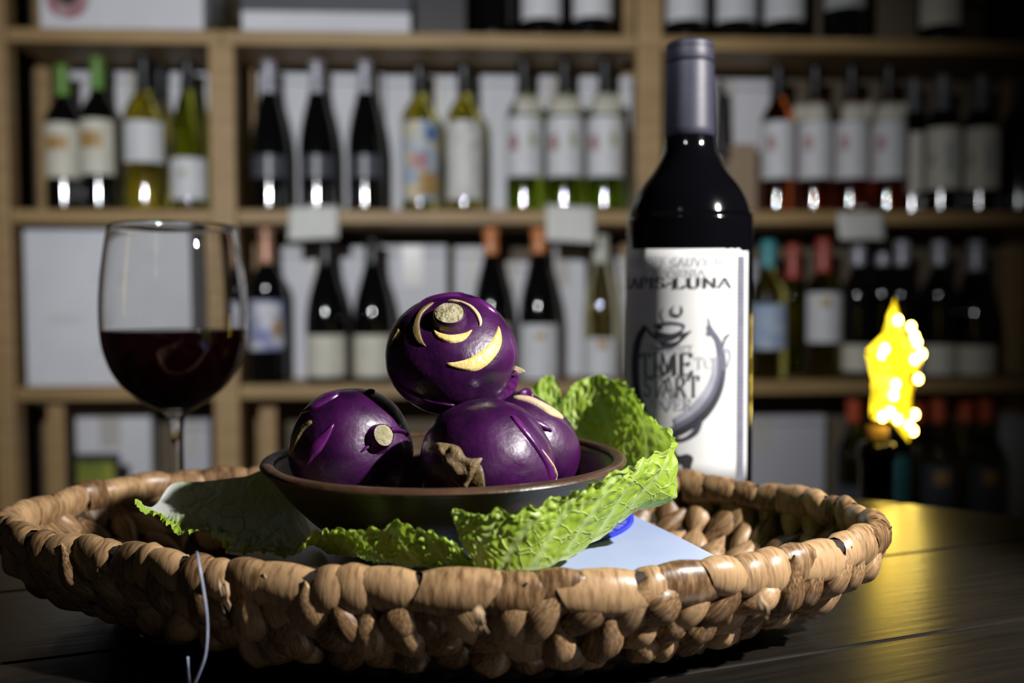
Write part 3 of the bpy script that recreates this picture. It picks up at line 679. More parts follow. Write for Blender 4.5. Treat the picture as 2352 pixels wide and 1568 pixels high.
for k in range(NW):
    dt = wts[k]/sw; tm = t+dt/2; t += dt
    p, tg = rim(tm); out = Vector((tg.y, -tg.x, 0))
    if out.dot(p-bcen) < 0: out = -out
    pos = Vector((p.x, p.y, T+HR-.0022+random.uniform(-.0008, .0006)))-out*.003
    ln = dt*PER
    place('rim_wrap', WM[k % 7], bk, tg, out, UP, pos, (ln*1.10, RT*random.uniform(.95, 1.12), RT*random.uniform(.98, 1.12)*1.38))
# core under the wraps, coloured dark for shaded gaps, joined wall shell and floor
vs, fs = [], []
for k in range(160):
    p, tg = rim(k/160); out = Vector((tg.y, -tg.x, 0))
    if out.dot(p-bcen) < 0: out = -out
    c_ = Vector((p.x, p.y, T+HR))-out*.003
    for j in range(10): vs.append(c_+(out*cos(2*pi*j/10)+UP*sin(2*pi*j/10))*.0038)
fs = [(k*10+j, ((k+1) % 160)*10+j, ((k+1) % 160)*10+(j+1) % 10, k*10+(j+1) % 10) for k in range(160) for j in range(10)]
mesh('rim_core', vs, fs, M_gap_shade, bk)
rows = [(.31, 70, 1, .0285), (.53, 66, -1, .0290), (.74, 63, 1, .0235)]
for w, n, sg, ln in rows:
    for k in range(n):
        tt = (k+random.uniform(-.18, .18)+(.5 if sg < 0 else 0))/n
        w2 = w+random.uniform(-.04, .04)
        p, tg = wall(tt, w2); p2, _ = wall(tt, w2-.15); upw = (p2-p).normalized(); nrm = tg.cross(upw).normalized()
        if nrm.dot(p-Vector((bcen.x, bcen.y, p.z))) < 0: nrm = -nrm
        a = rad(90+random.uniform(-48, 30)); ax = (tg*cos(a)+upw*sin(a)).normalized(); ay = nrm.cross(ax)
        sc = random.uniform(.88, 1.2)
        place('strand', random.choice(SM), bk, ax, ay, nrm, p-nrm*.0005, (ln*sc, .0140*random.uniform(.75, 1.2), .0125*random.uniform(.7, 1.3)))
# added dark shell that paints shade into gaps between strands, and basket floor
nt_ = 150; vs = []; ws = [.0, .2, .4, .6, .8, 1.0]
for k in range(nt_):
    for w in ws:
        p, tg = wall(k/nt_, w); vs.append(p+Vector((0, 0, -.001)))
nw_ = len(ws); fs = [(k*nw_+j, ((k+1) % nt_)*nw_+j, ((k+1) % nt_)*nw_+j+1, k*nw_+j+1) for k in range(nt_) for j in range(nw_-1)]
sh = mesh('gap_shade_shell', vs, fs, M_gap_shade, bk); sh.modifiers.new('thick', 'SOLIDIFY').thickness = .001
vs, fs = [], []
for ring in range(9):                      # floor: joined spiral of strands
    sc0 = .73*(1-ring/9.2); nseg = max(10, int(60*(1-ring/9.5)))
    for k in range(nseg):
        p, tg = rim((k+ring*.37)/nseg); q = bcen+(p-bcen)*sc0; c = Vector((q.x, q.y, T+.0045))
        out = (p-bcen).normalized(); i0 = len(vs); l2 = PER*sc0/nseg*.62
        for (u, wd) in ((-1, .15), (-.4, .9), (.4, .9), (1, .15)):
            for a in range(6):
                an = 2*pi*a/6; vs.append(c+tg*u*l2+out*cos(an)*wd*.0066+UP*sin(an)*wd*.0038)
        for i in range(3):
            for a in range(6): fs.append((i0+i*6+a, i0+(i+1)*6+a, i0+(i+1)*6+(a+1) % 6, i0+i*6+(a+1) % 6))
ob = mesh('floor_weave', vs, fs, M_gap_shade, bk); ob['kind'] = 'stuff'
# loose frayed ends on the front
M_fray = mat('frayed_fibre', (.42, .30, .18), .6, col2=(.35, .22, .12), nscale=200)
FR = [(412, 1345, 1278, 4), (500, 1405, 1330, 3), (1088, 1450, 1395, 3), (1742, 1425, 1368, 2)]
for (x, y1, y0, n) in FR:
    vs, fs = [], []
    pw = [at_z(x, y0, T+.044)]; yy = pw[0].y-.008
    for q in range(n):
        P = [at_y(x+random.uniform(-5, 5)+q*7+kk*3, y0+(y1-y0)*kk/5+random.uniform(-5, 5), yy-.002*sin(kk)) for kk in range(6)]
        v, f = tube(P, [.0004, .0009, .0009, .0007, .0005, .0002], 6); i0 = len(vs); vs += v; fs += [tuple(i+i0 for i in ff) for ff in f]
    mesh('frayed_end', vs, fs, M_fray, bk)
P = [at_y(x, y, d) for x, y, d in ((452, 1268, .318), (456, 1290, .308), (468, 1360, .305), (476, 1430, .305), (472, 1500, .306), (455, 1550, .308), (436, 1590, .312))]
Pn = [spline(P, k*6/30) for k in range(31)]
v, f = tube(Pn, .00055, 6); ob = mesh('thread', v, f, mat('blue_grey_thread', (.22, .25, .36), .35, col2=(.30, .32, .42), nscale=300), bk); ob['label'] = 'thin blue-grey plastic thread hanging from the rim'
P = [at_y(x, y, d) for x, y, d in ((431, 1508, .309), (432, 1545, .309), (437, 1590, .311))]
v, f = tube([spline(P, k*2/10) for k in range(11)], .0005, 6); mesh('thread', v, f, MATS['blue_grey_thread'], bk)

# ------------------------------------------------------------------ printed sheet in the basket
HS = .0372
outl = [(.090, .352), (.072, .410), (.047, .482), (-.112, .466), (-.122, .384), (-.06, .350), (-.01, .336), (.05, .338)]
es = empty('printed_sheet', (0, .40, T+HS), 'glossy pale blue printed card lying in the basket under the bowl', 'paper')
bm = bmesh.new(); q = [bm.verts.new((x, y-.40, .0)) for x, y in outl]; fc = bm.faces.new(q); fc.normal_update()
r = bmesh.ops.extrude_face_region(bm, geom=[fc])
for g in r['geom']:
    if isinstance(g, bmesh.types.BMVert): g.co.z += .0012
bmesh.ops.recalc_face_normals(bm, faces=bm.faces[:])
bm_obj('card', bm, mat('glossy_pale_blue', (.36, .45, .72), .25, col2=(.46, .54, .74), nscale=14, lo=.3, hi=.7), es)
v, f = lathe([(0, 0), (.066, 0), (.069, 0), (.069, -.0006)], 72)
ob = mesh('printed_blue_circle', [Vector((x-.010, y+.045, .0021+z)) for x, y, z in v], f, mat('blue_print', (.015, .03, .62), .3, col2=(.02, .04, .52), nscale=30), es, world=False)
vs, fs = [], []
for k in range(60):
    a = -.35+k*.016 + 1.2; i0 = len(vs)
    if random.random() < .4: continue
    r0_, r1_ = .0625, .0662
    for r_, da in ((r0_, -.002), (r0_, .002), (r1_, .002), (r1_, -.002)):
        vs.append(Vector((-.010+r_*sin(a+da), .045-r_*cos(a+da), .0024)))
    fs.append((i0, i0+1, i0+2, i0+3))
mesh('printed_ticks', vs, fs, mat('white_ink', (.8, .8, .85), .3, col2=(.7, .7, .8), nscale=50), es, world=False, smooth=False)
# ------------------------------------------------------------------ bowl
BC = at_z(1024, 1049, T+.0757); BC = Vector((BC.x, BC.y, T+HS+.0026))
RB = .0790; HB = T+.0757-BC.z
M_bowl = mat('dark_bowl_wood', (.028, .015, .007), .42, col2=(.06, .033, .014), nscale=6, stretch=(3, 3, 26), bump=.3, bscale=6, spec=.5)
bw = empty('wooden_bowl', BC, 'dark brown wooden bowl holding purple kohlrabi', 'bowl')
op = [(0, 0), (.035, 0), (.041, .0012), (.047, .004), (.056, .0105), (.066, .0205), (.0735, .030), (RB-.001, HB-.001)]
pv = [Vector((r, z, 0)) for r, z in op]
so_ = [spline(pv, k*(len(pv)-1)/36) for k in range(37)]
ip = [Vector((max(q.x-.0036, 0), q.y+.0028, 0)) for q in so_ if q.x > .004]
v, f = lathe([(q.x, q.y) for q in so_]+[(q.x, min(q.y, HB-.001)) for q in reversed(ip)]+[(0, .0030)], 96); mesh('body', v, f, M_bowl, bw, world=False)
v, f = lathe([(RB-.0050+.0030*cos(a)+.0017, HB-.0004+.0018*sin(a)) for a in [2*pi*k/10 for k in range(11)]], 96)
mesh('rim', v, f, mat('bowl_rim_wood', (.045, .022, .012), .36, col2=(.09, .048, .028), nscale=40, bump=.3, bscale=120), bw, world=False)

# ------------------------------------------------------------------ kohlrabi
def kohl_mat():
    m = mat('kohlrabi_skin', (.014, .0018, .022), .27, col2=(.062, .005, .072), nscale=50, bump=.13, bscale=420, spec=.6, coat=.35, lo=.3, hi=.7)
    nt = m.node_tree; b = nt.nodes['Principled BSDF']
    tc = N(nt, 'ShaderNodeTexCoord'); n = N(nt, 'ShaderNodeTexNoise', i_Scale=420.0, i_Detail=2.0); nt.links.new(tc.outputs['Object'], n.inputs['Vector'])
    n2 = N(nt, 'ShaderNodeTexNoise', i_Scale=60.0, i_Detail=5.0); nt.links.new(tc.outputs['Object'], n2.inputs['Vector'])
    r2 = N(nt, 'ShaderNodeMapRange'); r2.inputs[1].default_value = .35; r2.inputs[2].default_value = .7; r2.inputs[3].default_value = .26; r2.inputs[4].default_value = .50
    nt.links.new(n2.outputs['Fac'], r2.inputs[0]); nt.links.new(r2.outputs[0], b.inputs['Roughness'])
    return m
M_koh = kohl_mat()
M_scar = mat('kohlrabi_scar_yellow', (.72, .50, .12), .4, col2=(.82, .66, .28), nscale=150, bump=.3, bscale=500, sss=.15)
M_scarw = mat('kohlrabi_scar_pale', (.62, .46, .34), .5, col2=(.55, .42, .2), nscale=150, bump=.2, bscale=500)
M_scard = mat('kohlrabi_scar_olive', (.22, .16, .05), .5, col2=(.13, .09, .035), nscale=120, bump=.3, bscale=400)
M_stub = mat('kohlrabi_cut_stem', (.22, .20, .10), .7, col2=(.42, .38, .24), nscale=170, bump=.7, bscale=600)
M_mag = mat('kohlrabi_petiole', (.11, .010, .125), .32, col2=(.055, .006, .075), nscale=80, bump=.15, bscale=300, coat=.2)
M_dry = mat('dry_leaf_stub', (.10, .06, .03), .6, col2=(.30, .21, .10), nscale=140, bump=.8, bscale=260)
def cp(x, y): return (600+x/2.94, 640+y/2.94)
def kohlrabi(px, py, depth, rpx, ax, flat, label):
    c = at_y(px, py, depth); R = rpx*depth/F; ax = Vector(ax).normalized()
    x_ = ax.orthogonal().normalized(); y_ = ax.cross(x_)
    e = empty('kohlrabi', c, label, 'kohlrabi', 'kohlrabi in the wooden bowl')
    bm = bmesh.new(); bmesh.ops.create_uvsphere(bm, u_segments=64, v_segments=40, radius=1)
    off = random.uniform(0, 50)
    for v in bm.verts:
        p = v.co.copy(); k = p.z
        prof_ = 1+.035*noise.noise(p*1.6+Vector((off, 0, 0)))+.012*noise.noise(p*4+Vector((0, off, 0)))
        dim = -.10*math.exp(-((1-abs(k))/.06))
        q = x_*p.x+y_*p.y+ax*p.z*(flat+dim*flat)
        v.co = q*R*prof_
    ob = bm_obj('flesh', bm, M_koh, e, smooth=True)
    tree = BVHTree.FromPolygons([v.co+c for v in ob.data.vertices], [tuple(p.vertices) for p in ob.data.polygons])
    def hit(x, y):
        d = ray(x, y); h, n, i, ds = tree.ray_cast(EYE, d)
        if h is None:
            tt = (c-EYE).dot(d); h, n, i, ds = tree.find_nearest(EYE+d*tt)
        n = (h-c).normalized() if n is None else n
        return h, n
    def patch(name, up, lo, m, bulge=.0004, n=22, mm=8, rough=0.0, crop=True):
        U = [Vector((*(cp(*q) if crop else q), 0)) for q in up]; Lw = [Vector((*(cp(*q) if crop else q), 0)) for q in lo]
        vs = []
        for i in range(n):
            a = spline(U, i*(len(U)-1)/(n-1)); b = spline(Lw, i*(len(Lw)-1)/(n-1))
            for j in range(mm):
                t_ = j/(mm-1); q = a.lerp(b, t_); h, nn = hit(q.x, q.y)
                k = min(1, 4*math.sin(pi*t_)+.0)*min(1, 5*math.sin(pi*i/(n-1))+.05)
                z = bulge*(math.sin(pi*t_)**.6)*(.3+.7*math.sin(pi*i/(n-1)))
                if rough: z += rough*noise.noise(h*260)*k
                vs.append(h+nn*(z-.0002+.0007*k))
        o_ = mesh(name, vs, grid_faces(n, mm), m, e)
        return o_
    def stub(length0, length1, r, m_side, m_top, axis=None, tilt=None):
        d = axis or ax; a = d.orthogonal().normalized(); b = d.cross(a); vs = []; nn_ = 28
        P_ = [(r*1.45, length0), (r*1.12, length0+(length1-length0)*.35), (r*1.0, length0+(length1-length0)*.75), (r*.98, length1-.0006), (r*.9, length1)]
        for rr, h in P_:
            for k in range(nn_):
                q = 2*pi*k/nn_; w = rr*(1+.05*noise.noise(Vector((cos(q), sin(q), off)))); vs.append(c+d*h+(a*cos(q)+b*sin(q))*w)
        fs = [(i*nn_+k, i*nn_+(k+1) % nn_, (i+1)*nn_+(k+1) % nn_, (i+1)*nn_+k) for i in range(len(P_)-1) for k in range(nn_)]
        so2 = mesh('stem_stub', vs, fs, m_side, e)
        vs = [c+d*(length1+.0004)]; 
        for ring, (rr, dz) in enumerate(((.35, .0003), (.7, .0), (.92, -.0004))):
            for k in range(nn_):
                q = 2*pi*k/nn_; vs.append(c+d*(length1+dz+.0003*noise.noise(Vector((cos(q)*3*rr, sin(q)*3*rr, off))))+(a*cos(q)+b*sin(q))*r*rr)
        fs = [(0, 1+(k+1) % nn_, 1+k) for k in range(nn_)]+[(1+i*nn_+k, 1+i*nn_+(k+1) % nn_, 1+(i+1)*nn_+(k+1) % nn_, 1+(i+1)*nn_+k) for i in range(2) for k in range(nn_)]
        mesh('cut_face', vs, fs, m_top, so2)
    return e, c, R, patch, stub
# top
e, c, R, patch, stub = kohlrabi(1036, 812, .395, 151, (.03, -.70, .714), .80, 'kohlrabi on top of the pile with yellow crescent scars')
stub(R*.60, R*.885, .0068, M_koh, M_stub)
patch('leaf_scar', [(1160, 338), (1200, 362), (1280, 376), (1370, 364), (1425, 343)], [(1163, 350), (1195, 402), (1280, 436), (1370, 418), (1424, 352)], M_scar)
patch('leaf_scar', [(1250, 566), (1330, 556), (1430, 520), (1530, 440), (1580, 370), (1600, 318)], [(1252, 580), (1330, 610), (1450, 626), (1550, 565), (1622, 450), (1604, 318)], M_scar, n=30)
patch('leaf_scar', [(1262, 143), (1340, 152), (1420, 185), (1475, 240), (1492, 290), (1485, 320)], [(1262, 149), (1340, 165), (1400, 195), (1440, 240), (1462, 285), (1472, 320)], M_scarw)
patch('leaf_scar', [(1170, 155), (1080, 205), (1030, 290), (1015, 360), (1050, 430), (1110, 458)], [(1165, 165), (1095, 230), (1072, 290), (1075, 350), (1090, 410), (1114, 455)], M_scard)
patch('petiole_flap', [(908, 705), (980, 735), (1080, 780), (1180, 815), (1310, 850)], [(912, 715), (970, 785), (1060, 840), (1170, 865), (1308, 858)], M_mag, .0009)
patch('petiole_flap', [(1730, 590), (1760, 660), (1750, 730), (1680, 800), (1595, 868)], [(1690, 640), (1690, 700), (1670, 760), (1630, 820), (1592, 872)], M_mag, .0035)
patch('leaf_scar', [(1722, 588), (1740, 600), (1752, 630)], [(1718, 600), (1730, 625), (1745, 650)], M_scarw, .0042, n=10)
patch('petiole_flap', [(1060, 150), (1180, 112), (1300, 97), (1400, 100), (1480, 124), (1600, 232)], [(1066, 160), (1190, 130), (1300, 116), (1400, 128), (1480, 165), (1590, 238)], M_mag, .0006)
patch('leaf_scar', [(930, 335), (900, 370), (870, 420), (855, 470)], [(935, 350), (912, 395), (885, 440), (862, 475)], M_scard)
# left
e, c, R, patch, stub = kohlrabi(808, 1033, .388, 144, (.55, -.72, .10), .92, 'kohlrabi at the left of the bowl with a grey cut stem')
sd = (Vector(at_y(*cp(900, 1095), .366))-c).normalized()
stub(R*.78, R*1.03, .0050, M_mag, M_stub, axis=(sd+Vector((0, -.1, .15))).normalized())
patch('petiole_flap', [(670, 1162), (740, 1088), (820, 1018), (880, 1000), (950, 1022), (992, 1050)], [(675, 1172), (750, 1128), (825, 1068), (880, 1042), (940, 1042), (990, 1062)], M_mag, .0018)
patch('petiole_flap', [(490, 972), (430, 1030), (350, 1090), (330, 1130), (328, 1200), (298, 1260), (255, 1320)], [(494, 985), (465, 1060), (410, 1160), (365, 1205), (330, 1245), (290, 1285), (259, 1322)], M_mag, .0006, n=28)
patch('petiole_flap', [(525, 770), (450, 778), (370, 835), (300, 885), (268, 908)], [(526, 788), (470, 822), (400, 862), (330, 895), (276, 914)], M_mag, .0008)
patch('leaf_scar', [(340, 950), (260, 1000), (210, 1080), (185, 1190)], [(346, 975), (288, 1030), (245, 1110), (198, 1200)], M_scard)
patch('petiole_flap', [(690, 772), (730, 758), (770, 762)], [(692, 780), (730, 772), (768, 772)], M_mag, .001, n=10)
patch('petiole_flap', [(770, 1385), (790, 1380), (815, 1385)], [(775, 1412), (795, 1415), (818, 1412)], M_mag, .0015, n=10)
# front right
e, c, R, patch, stub = kohlrabi(1118, 1072, .366, 162, (-.55, -.50, -.30), .95, 'kohlrabi at the front right of the bowl with a dry brown leaf stub')
patch('dry_leaf_stub', [(1142, 1135), (1210, 1106), (1330, 1128), (1392, 1205), (1500, 1203)], [(1140, 1156), (1215, 1190), (1262, 1270), (1312, 1350), (1386, 1430)], M_dry, .0030, n=30, mm=14, rough=.0022)
patch('dry_leaf_edge', [(1138, 1140), (1205, 1178), (1255, 1262), (1302, 1345), (1372, 1425)], [(1142, 1158), (1222, 1200), (1275, 1280), (1325, 1358), (1390, 1430)], M_scarw, .0014, n=26, mm=6, rough=.0012)
patch('leaf_scar', [(1445, 1250), (1480, 1248), (1502, 1300), (1512, 1390)], [(1390, 1370), (1410, 1410), (1450, 1420), (1510, 1415)], M_scard)
patch('petiole_flap', [(1685, 915), (1745, 958), (1825, 1060), (1905, 1180), (1965, 1265), (2008, 1365)], [(1680, 925), (1720, 990), (1800, 1090), (1870, 1185), (1920, 1275), (1950, 1375)], M_mag, .0008, n=28)
patch('petiole_edge', [(1880, 1140), (1930, 1210), (1970, 1275), (2010, 1365)], [(1882, 1165), (1935, 1245), (1965, 1300), (1990, 1368)], M_scarw, .0011, n=16, mm=5)
# back right
e, c, R, patch, stub = kohlrabi(1192, 1034, .422, 143, (.5, .4, .76), .92, 'kohlrabi at the back right of the bowl with a tan leaf scar')
patch('petiole_flap', [(1688, 912), (1780, 918), (1880, 962), (1962, 1022)], [(1700, 930), (1780, 988), (1850, 1012), (1958, 1038)], M_mag, .0022)
patch('leaf_scar', [(1700, 793), (1800, 796), (1900, 838), (1990, 888), (2042, 940)], [(1705, 806), (1800, 832), (1880, 872), (1950, 918), (2036, 948)], M_scarw, .0008)
patch('leaf_scar', [(1815, 1035), (1860, 1050), (1905, 1105)], [(1820, 1045), (1850, 1085), (1900, 1112)], M_scard, .0006, n=10)
patch('petiole_flap', [(1740, 770), (1790, 758), (1835, 785)], [(1742, 782), (1790, 785), (1832, 800)], M_mag, .0020, n=12)

# ------------------------------------------------------------------ cabbage leaves
def leaf_mat(name, white):
    m = bpy.data.materials.new(name); m.use_nodes = True; nt = m.node_tree; b = nt.nodes['Principled BSDF']
    at = N(nt, 'ShaderNodeAttribute', attribute_name='vein'); ar = N(nt, 'ShaderNodeAttribute', attribute_name='rib')
    uv = N(nt, 'ShaderNodeUVMap'); uv.uv_map = 'UVMap'
    mp = N(nt, 'ShaderNodeMapping'); mp.inputs['Scale'].default_value = (30, 6, 1); nt.links.new(uv.outputs[0], mp.inputs[0])
    nz = N(nt, 'ShaderNodeTexNoise', i_Scale=2.0); nt.links.new(mp.outputs[0], nz.inputs['Vector'])
    mx0 = N(nt, 'ShaderNodeMix', data_type='RGBA'); mx0.inputs[0].default_value = .12; nt.links.new(mp.outputs[0], mx0.inputs[6]); nt.links.new(nz.outputs['Color'], mx0.inputs[7])
    vo = N(nt, 'ShaderNodeTexVoronoi', feature='DISTANCE_TO_EDGE', i_Scale=1.0); nt.links.new(mx0.outputs[2], vo.inputs['Vector'])
    r = N(nt, 'ShaderNodeMapRange'); r.inputs[1].default_value = 0.0; r.inputs[2].default_value = .06; r.inputs[3].default_value = .6; r.inputs[4].default_value = 0.0
    nt.links.new(vo.outputs['Distance'], r.inputs[0])
    mxv = N(nt, 'ShaderNodeMath', operation='MAXIMUM'); nt.links.new(at.outputs['Fac'], mxv.inputs[0]); nt.links.new(r.outputs[0], mxv.inputs[1])
    n3 = N(nt, 'ShaderNodeTexNoise', i_Scale=90.0, i_Detail=3.0); tc = N(nt, 'ShaderNodeTexCoord'); nt.links.new(tc.outputs['Object'], n3.inputs['Vector'])
    g = N(nt, 'ShaderNodeMix', data_type='RGBA'); g.inputs[6].default_value = (.24, .42, .03, 1); g.inputs[7].default_value = (.48, .64, .07, 1)
    nt.links.new(n3.outputs['Fac'], g.inputs[0])
    x = N(nt, 'ShaderNodeMix', data_type='RGBA'); x.inputs[7].default_value = (.60, .76, .30, 1)
    nt.links.new(mxv.outputs[0], x.inputs[0]); nt.links.new(g.outputs[2], x.inputs[6])
    y = N(nt, 'ShaderNodeMix', data_type='RGBA'); y.inputs[7].default_value = (*white, 1)
    nt.links.new(ar.outputs['Fac'], y.inputs[0]); nt.links.new(x.outputs[2], y.inputs[6]); nt.links.new(y.outputs[2], b.inputs['Base Color'])
    b.inputs['Roughness'].default_value = .42
    iv = N(nt, 'ShaderNodeMath', operation='SUBTRACT'); iv.inputs[0].default_value = 1.0; nt.links.new(ar.outputs['Fac'], iv.inputs[1])
    hm = N(nt, 'ShaderNodeMath', operation='MULTIPLY'); nt.links.new(iv.outputs[0], hm.inputs[0]); nt.links.new(mxv.outputs[0], hm.inputs[1])
    bp = N(nt, 'ShaderNodeBump', i_Strength=.55, i_Distance=.0012); nt.links.new(hm.outputs[0], bp.inputs['Height']); nt.links.new(bp.outputs[0], b.inputs['Normal'])
    tm = N(nt, 'ShaderNodeMix', data_type='RGBA'); tm.inputs[0].default_value = .5; tm.inputs[7].default_value = (.45, .72, .04, 1); nt.links.new(y.outputs[2], tm.inputs[6])
    tr = N(nt, 'ShaderNodeBsdfTranslucent'); nt.links.new(tm.outputs[2], tr.inputs[0])
    ms = N(nt, 'ShaderNodeMixShader'); ms.inputs[0].default_value = .35
    nt.links.new(b.outputs[0], ms.inputs[1]); nt.links.new(tr.outputs[0], ms.inputs[2]); nt.links.new(ms.outputs[0], nt.nodes['Material Output'].inputs[0])
    return m
def leaf(name, cols_, nu, nv, label, mat_, ruf, veinf, ribf, curl, seed):
    C = [[at_y(*q) for q in col] for col in cols_]; nc, nr = len(C), len(C[0])
    base = C[0][0].copy(); base.z = min(p.z for col in C for p in col)
    P = [[None]*nv for _ in range(nu)]
    for i in range(nu):
        u = i/(nu-1)*(nc-1); row = [spline([C[k][j] for k in range(nc)], u) for j in range(nr)]
        for j in range(nv): P[i][j] = spline(row, j/(nv-1)*(nr-1))
    Q = []; ve, ri = [], []
    for i in range(nu):
        for j in range(nv):
            u, v = i/(nu-1), j/(nv-1); p = P[i][j]
            du = P[min(i+1, nu-1)][j]-P[max(i-1, 0)][j]; dv = P[i][min(j+1, nv-1)]-P[i][max(j-1, 0)]
            n = du.cross(dv)
            n = n.normalized() if n.length > 1e-12 else UP
            if n.dot(EYE-p) < 0 and False: n = -n
            vv, rr = veinf(u, v), ribf(u, v); ve.append(vv); ri.append(rr)
            am = ruf*(v**1.6)*(1-rr)
            w1 = noise.noise(Vector((u*14+seed, v*2.0, 1.3)))*2.0
            w2 = noise.noise(Vector((u*48+seed, v*9, 4.0)))
            w3 = abs(noise.noise(Vector((u*72+seed, v*8, 9.0))))
            dsp = am*(w1+.45*w2)+.0046*(w3-.2)*(1-.75*vv)*(1-rr)*(.15+.85*max(v**2.5, max(0, min(1, (u-.55)/.1))*.8))
            edge = (v**6)*curl*(.6+.8*noise.noise(Vector((u*30, seed, 0))))
            p2 = p+n*(dsp)+n*edge+dv.normalized()*(.0035*v**3*noise.noise(Vector((u*40+seed*3, .2, 8.0))))*(1-rr)
            p2 += -n*0.0010*vv*(1-v*.5)
            Q.append(p2)
    o = mesh(name, Q, grid_faces(nu, nv), mat_)
    o.data.transform(Matrix.Translation(-base)); o.location = base
    for nm, arr in (('vein', ve), ('rib', ri)):
        a = o.data.attributes.new(nm, 'FLOAT', 'POINT'); a.data.foreach_set('value', arr)
    uvl = o.data.uv_layers.new(name='UVMap')
    for lp in o.data.loops:
        i, j = divmod(lp.vertex_index, nv); uvl.data[lp.index].uv = (i/(nu-1), j/(nv-1))
    tag(o, label, 'leaf', 'savoy cabbage leaves under the bowl'); return o
colB = [
 [(1100, 1316, .3200), (1085, 1285, .3188), (1060, 1245, .3170), (1045, 1200, .3150), (1037, 1165, .3135)],
 [(1160, 1318, .3200), (1150, 1280, .3185), (1140, 1240, .3168), (1135, 1200, .3148), (1130, 1172, .3130)],
 [(1240, 1308, .3235), (1240, 1270, .3220), (1240, 1230, .3205), (1240, 1190, .3185), (1240, 1160, .3170)],
 [(1320, 1276, .3345), (1325, 1240, .3325), (1330, 1195, .3300), (1335, 1150, .3280), (1340, 1112, .3265)],
 [(1400, 1222, .354), (1410, 1190, .351), (1418, 1150, .348), (1425, 1105, .346), (1430, 1070, .344)],
 [(1452, 1180, .370), (1472, 1155, .367), (1490, 1115, .365), (1498, 1080, .364), (1492, 1045, .366)],
 [(1490, 1160, .392), (1530, 1155, .382), (1556, 1135, .380), (1550, 1080, .384), (1530, 1020, .390)],
 [(1455, 1120, .422), (1500, 1095, .417), (1528, 1050, .416), (1525, 1000, .420), (1505, 972, .422)],
 [(1425, 1070, .452), (1445, 1040, .454), (1462, 1000, .456), (1468, 955, .457), (1458, 925, .457)],
 [(1390, 1050, .477), (1402, 1010, .482), (1416, 960, .486), (1426, 910, .487), (1422, 872, .487)],
 [(1320, 1035, .490), (1325, 1000, .494), (1330, 960, .498), (1335, 910, .500), (1340, 868, .500)],
 [(1275, 1020, .493), (1280, 990, .496), (1285, 955, .499), (1288, 930, .501), (1292, 908, .501)],
 [(1235, 1010, .493), (1240, 985, .496), (1250, 950, .499), (1258, 915, .501), (1265, 862, .502)],
 [(1195, 1000, .492), (1198, 975, .494), (1206, 945, .497), (1216, 915, .499), (1226, 885, .500)]]
def veinB(u, v):
    k = u*15-v*1.5; d = abs(k-round(k))/ (15*.5); s = math.exp(-((abs(k-round(k))*(1/(.15-.08*v)))**2))
    return min(1, s*(1-.55*v)*(1 if u < .62 else .6))
def ribB(u, v): return max(0, min(1, (.10+.02*sin(u*9)-v)/.05))*.55*(1 if u < .5 else max(0, 1-(u-.5)/.1))
leaf('cabbage_leaf', colB, 330, 64, 'ruffled green savoy leaf curling up around the right of the bowl', leaf_mat('savoy_leaf', (.62, .74, .40)), .0019, veinB, ribB, .003, 3.0)
colA = [
 [(362, 1158, .397), (352, 1163, .394), (342, 1164, .390), (326, 1157, .386), (312, 1149, .383)],
 [(396, 1111, .420), (382, 1140, .410), (380, 1165, .399), (374, 1180, .390), (362, 1176, .384)],
 [(470, 1105, .426), (456, 1140, .410), (447, 1175, .394), (440, 1200, .378), (430, 1206, .366)],
 [(560, 1094, .430), (550, 1140, .412), (545, 1190, .390), (535, 1226, .366), (518, 1242, .349)],
 [(640, 1084, .432), (640, 1150, .412), (640, 1208, .386), (628, 1246, .356), (608, 1266, .3375)],
 [(735, 1254, .386), (735, 1258, .368), (733, 1256, .350), (725, 1246, .337), (708, 1232, .3295)],
 [(800, 1276, .338), (800, 1270, .3345), (798, 1258, .3315), (788, 1236, .3285), (770, 1207, .3260)],
 [(870, 1292, .3275), (870, 1282, .3262), (868, 1265, .3250), (862, 1236, .3232), (855, 1204, .3215)],
 [(960, 1304, .3250), (958, 1291, .3238), (955, 1270, .3222), (950, 1238, .3202), (945, 1200, .3182)],
 [(1050, 1310, .3262), (1045, 1300, .3252), (1040, 1285, .3240), (1035, 1262, .3225), (1022, 1232, .3208)],
 [(1110, 1314, .3285), (1105, 1308, .3278), (1095, 1301, .3270), (1085, 1290, .3260), (1068, 1268, .3248)]]
def veinA(u, v):
    k = u*11+v*.9; return min(1, math.exp(-((abs(k-round(k))/.11)**2))*(1-.5*v)*max(0, min(1, (u-.35)/.15)))
def ribA(u, v):
    lim = .80-1.0*max(0, u-.15) if u < .6 else .35-.4*(u-.6)
    return max(0, min(1, (lim-v)/.12))*(1 if u < .10 else max(.38, 1-(u-.10)*8))
leaf('cabbage_leaf', colA, 260, 56, 'savoy leaf with broad white rib lying at the left front of the bowl', leaf_mat('savoy_leaf_rib', (.66, .68, .66)), .0024, veinA, ribA, .003, 11.0)

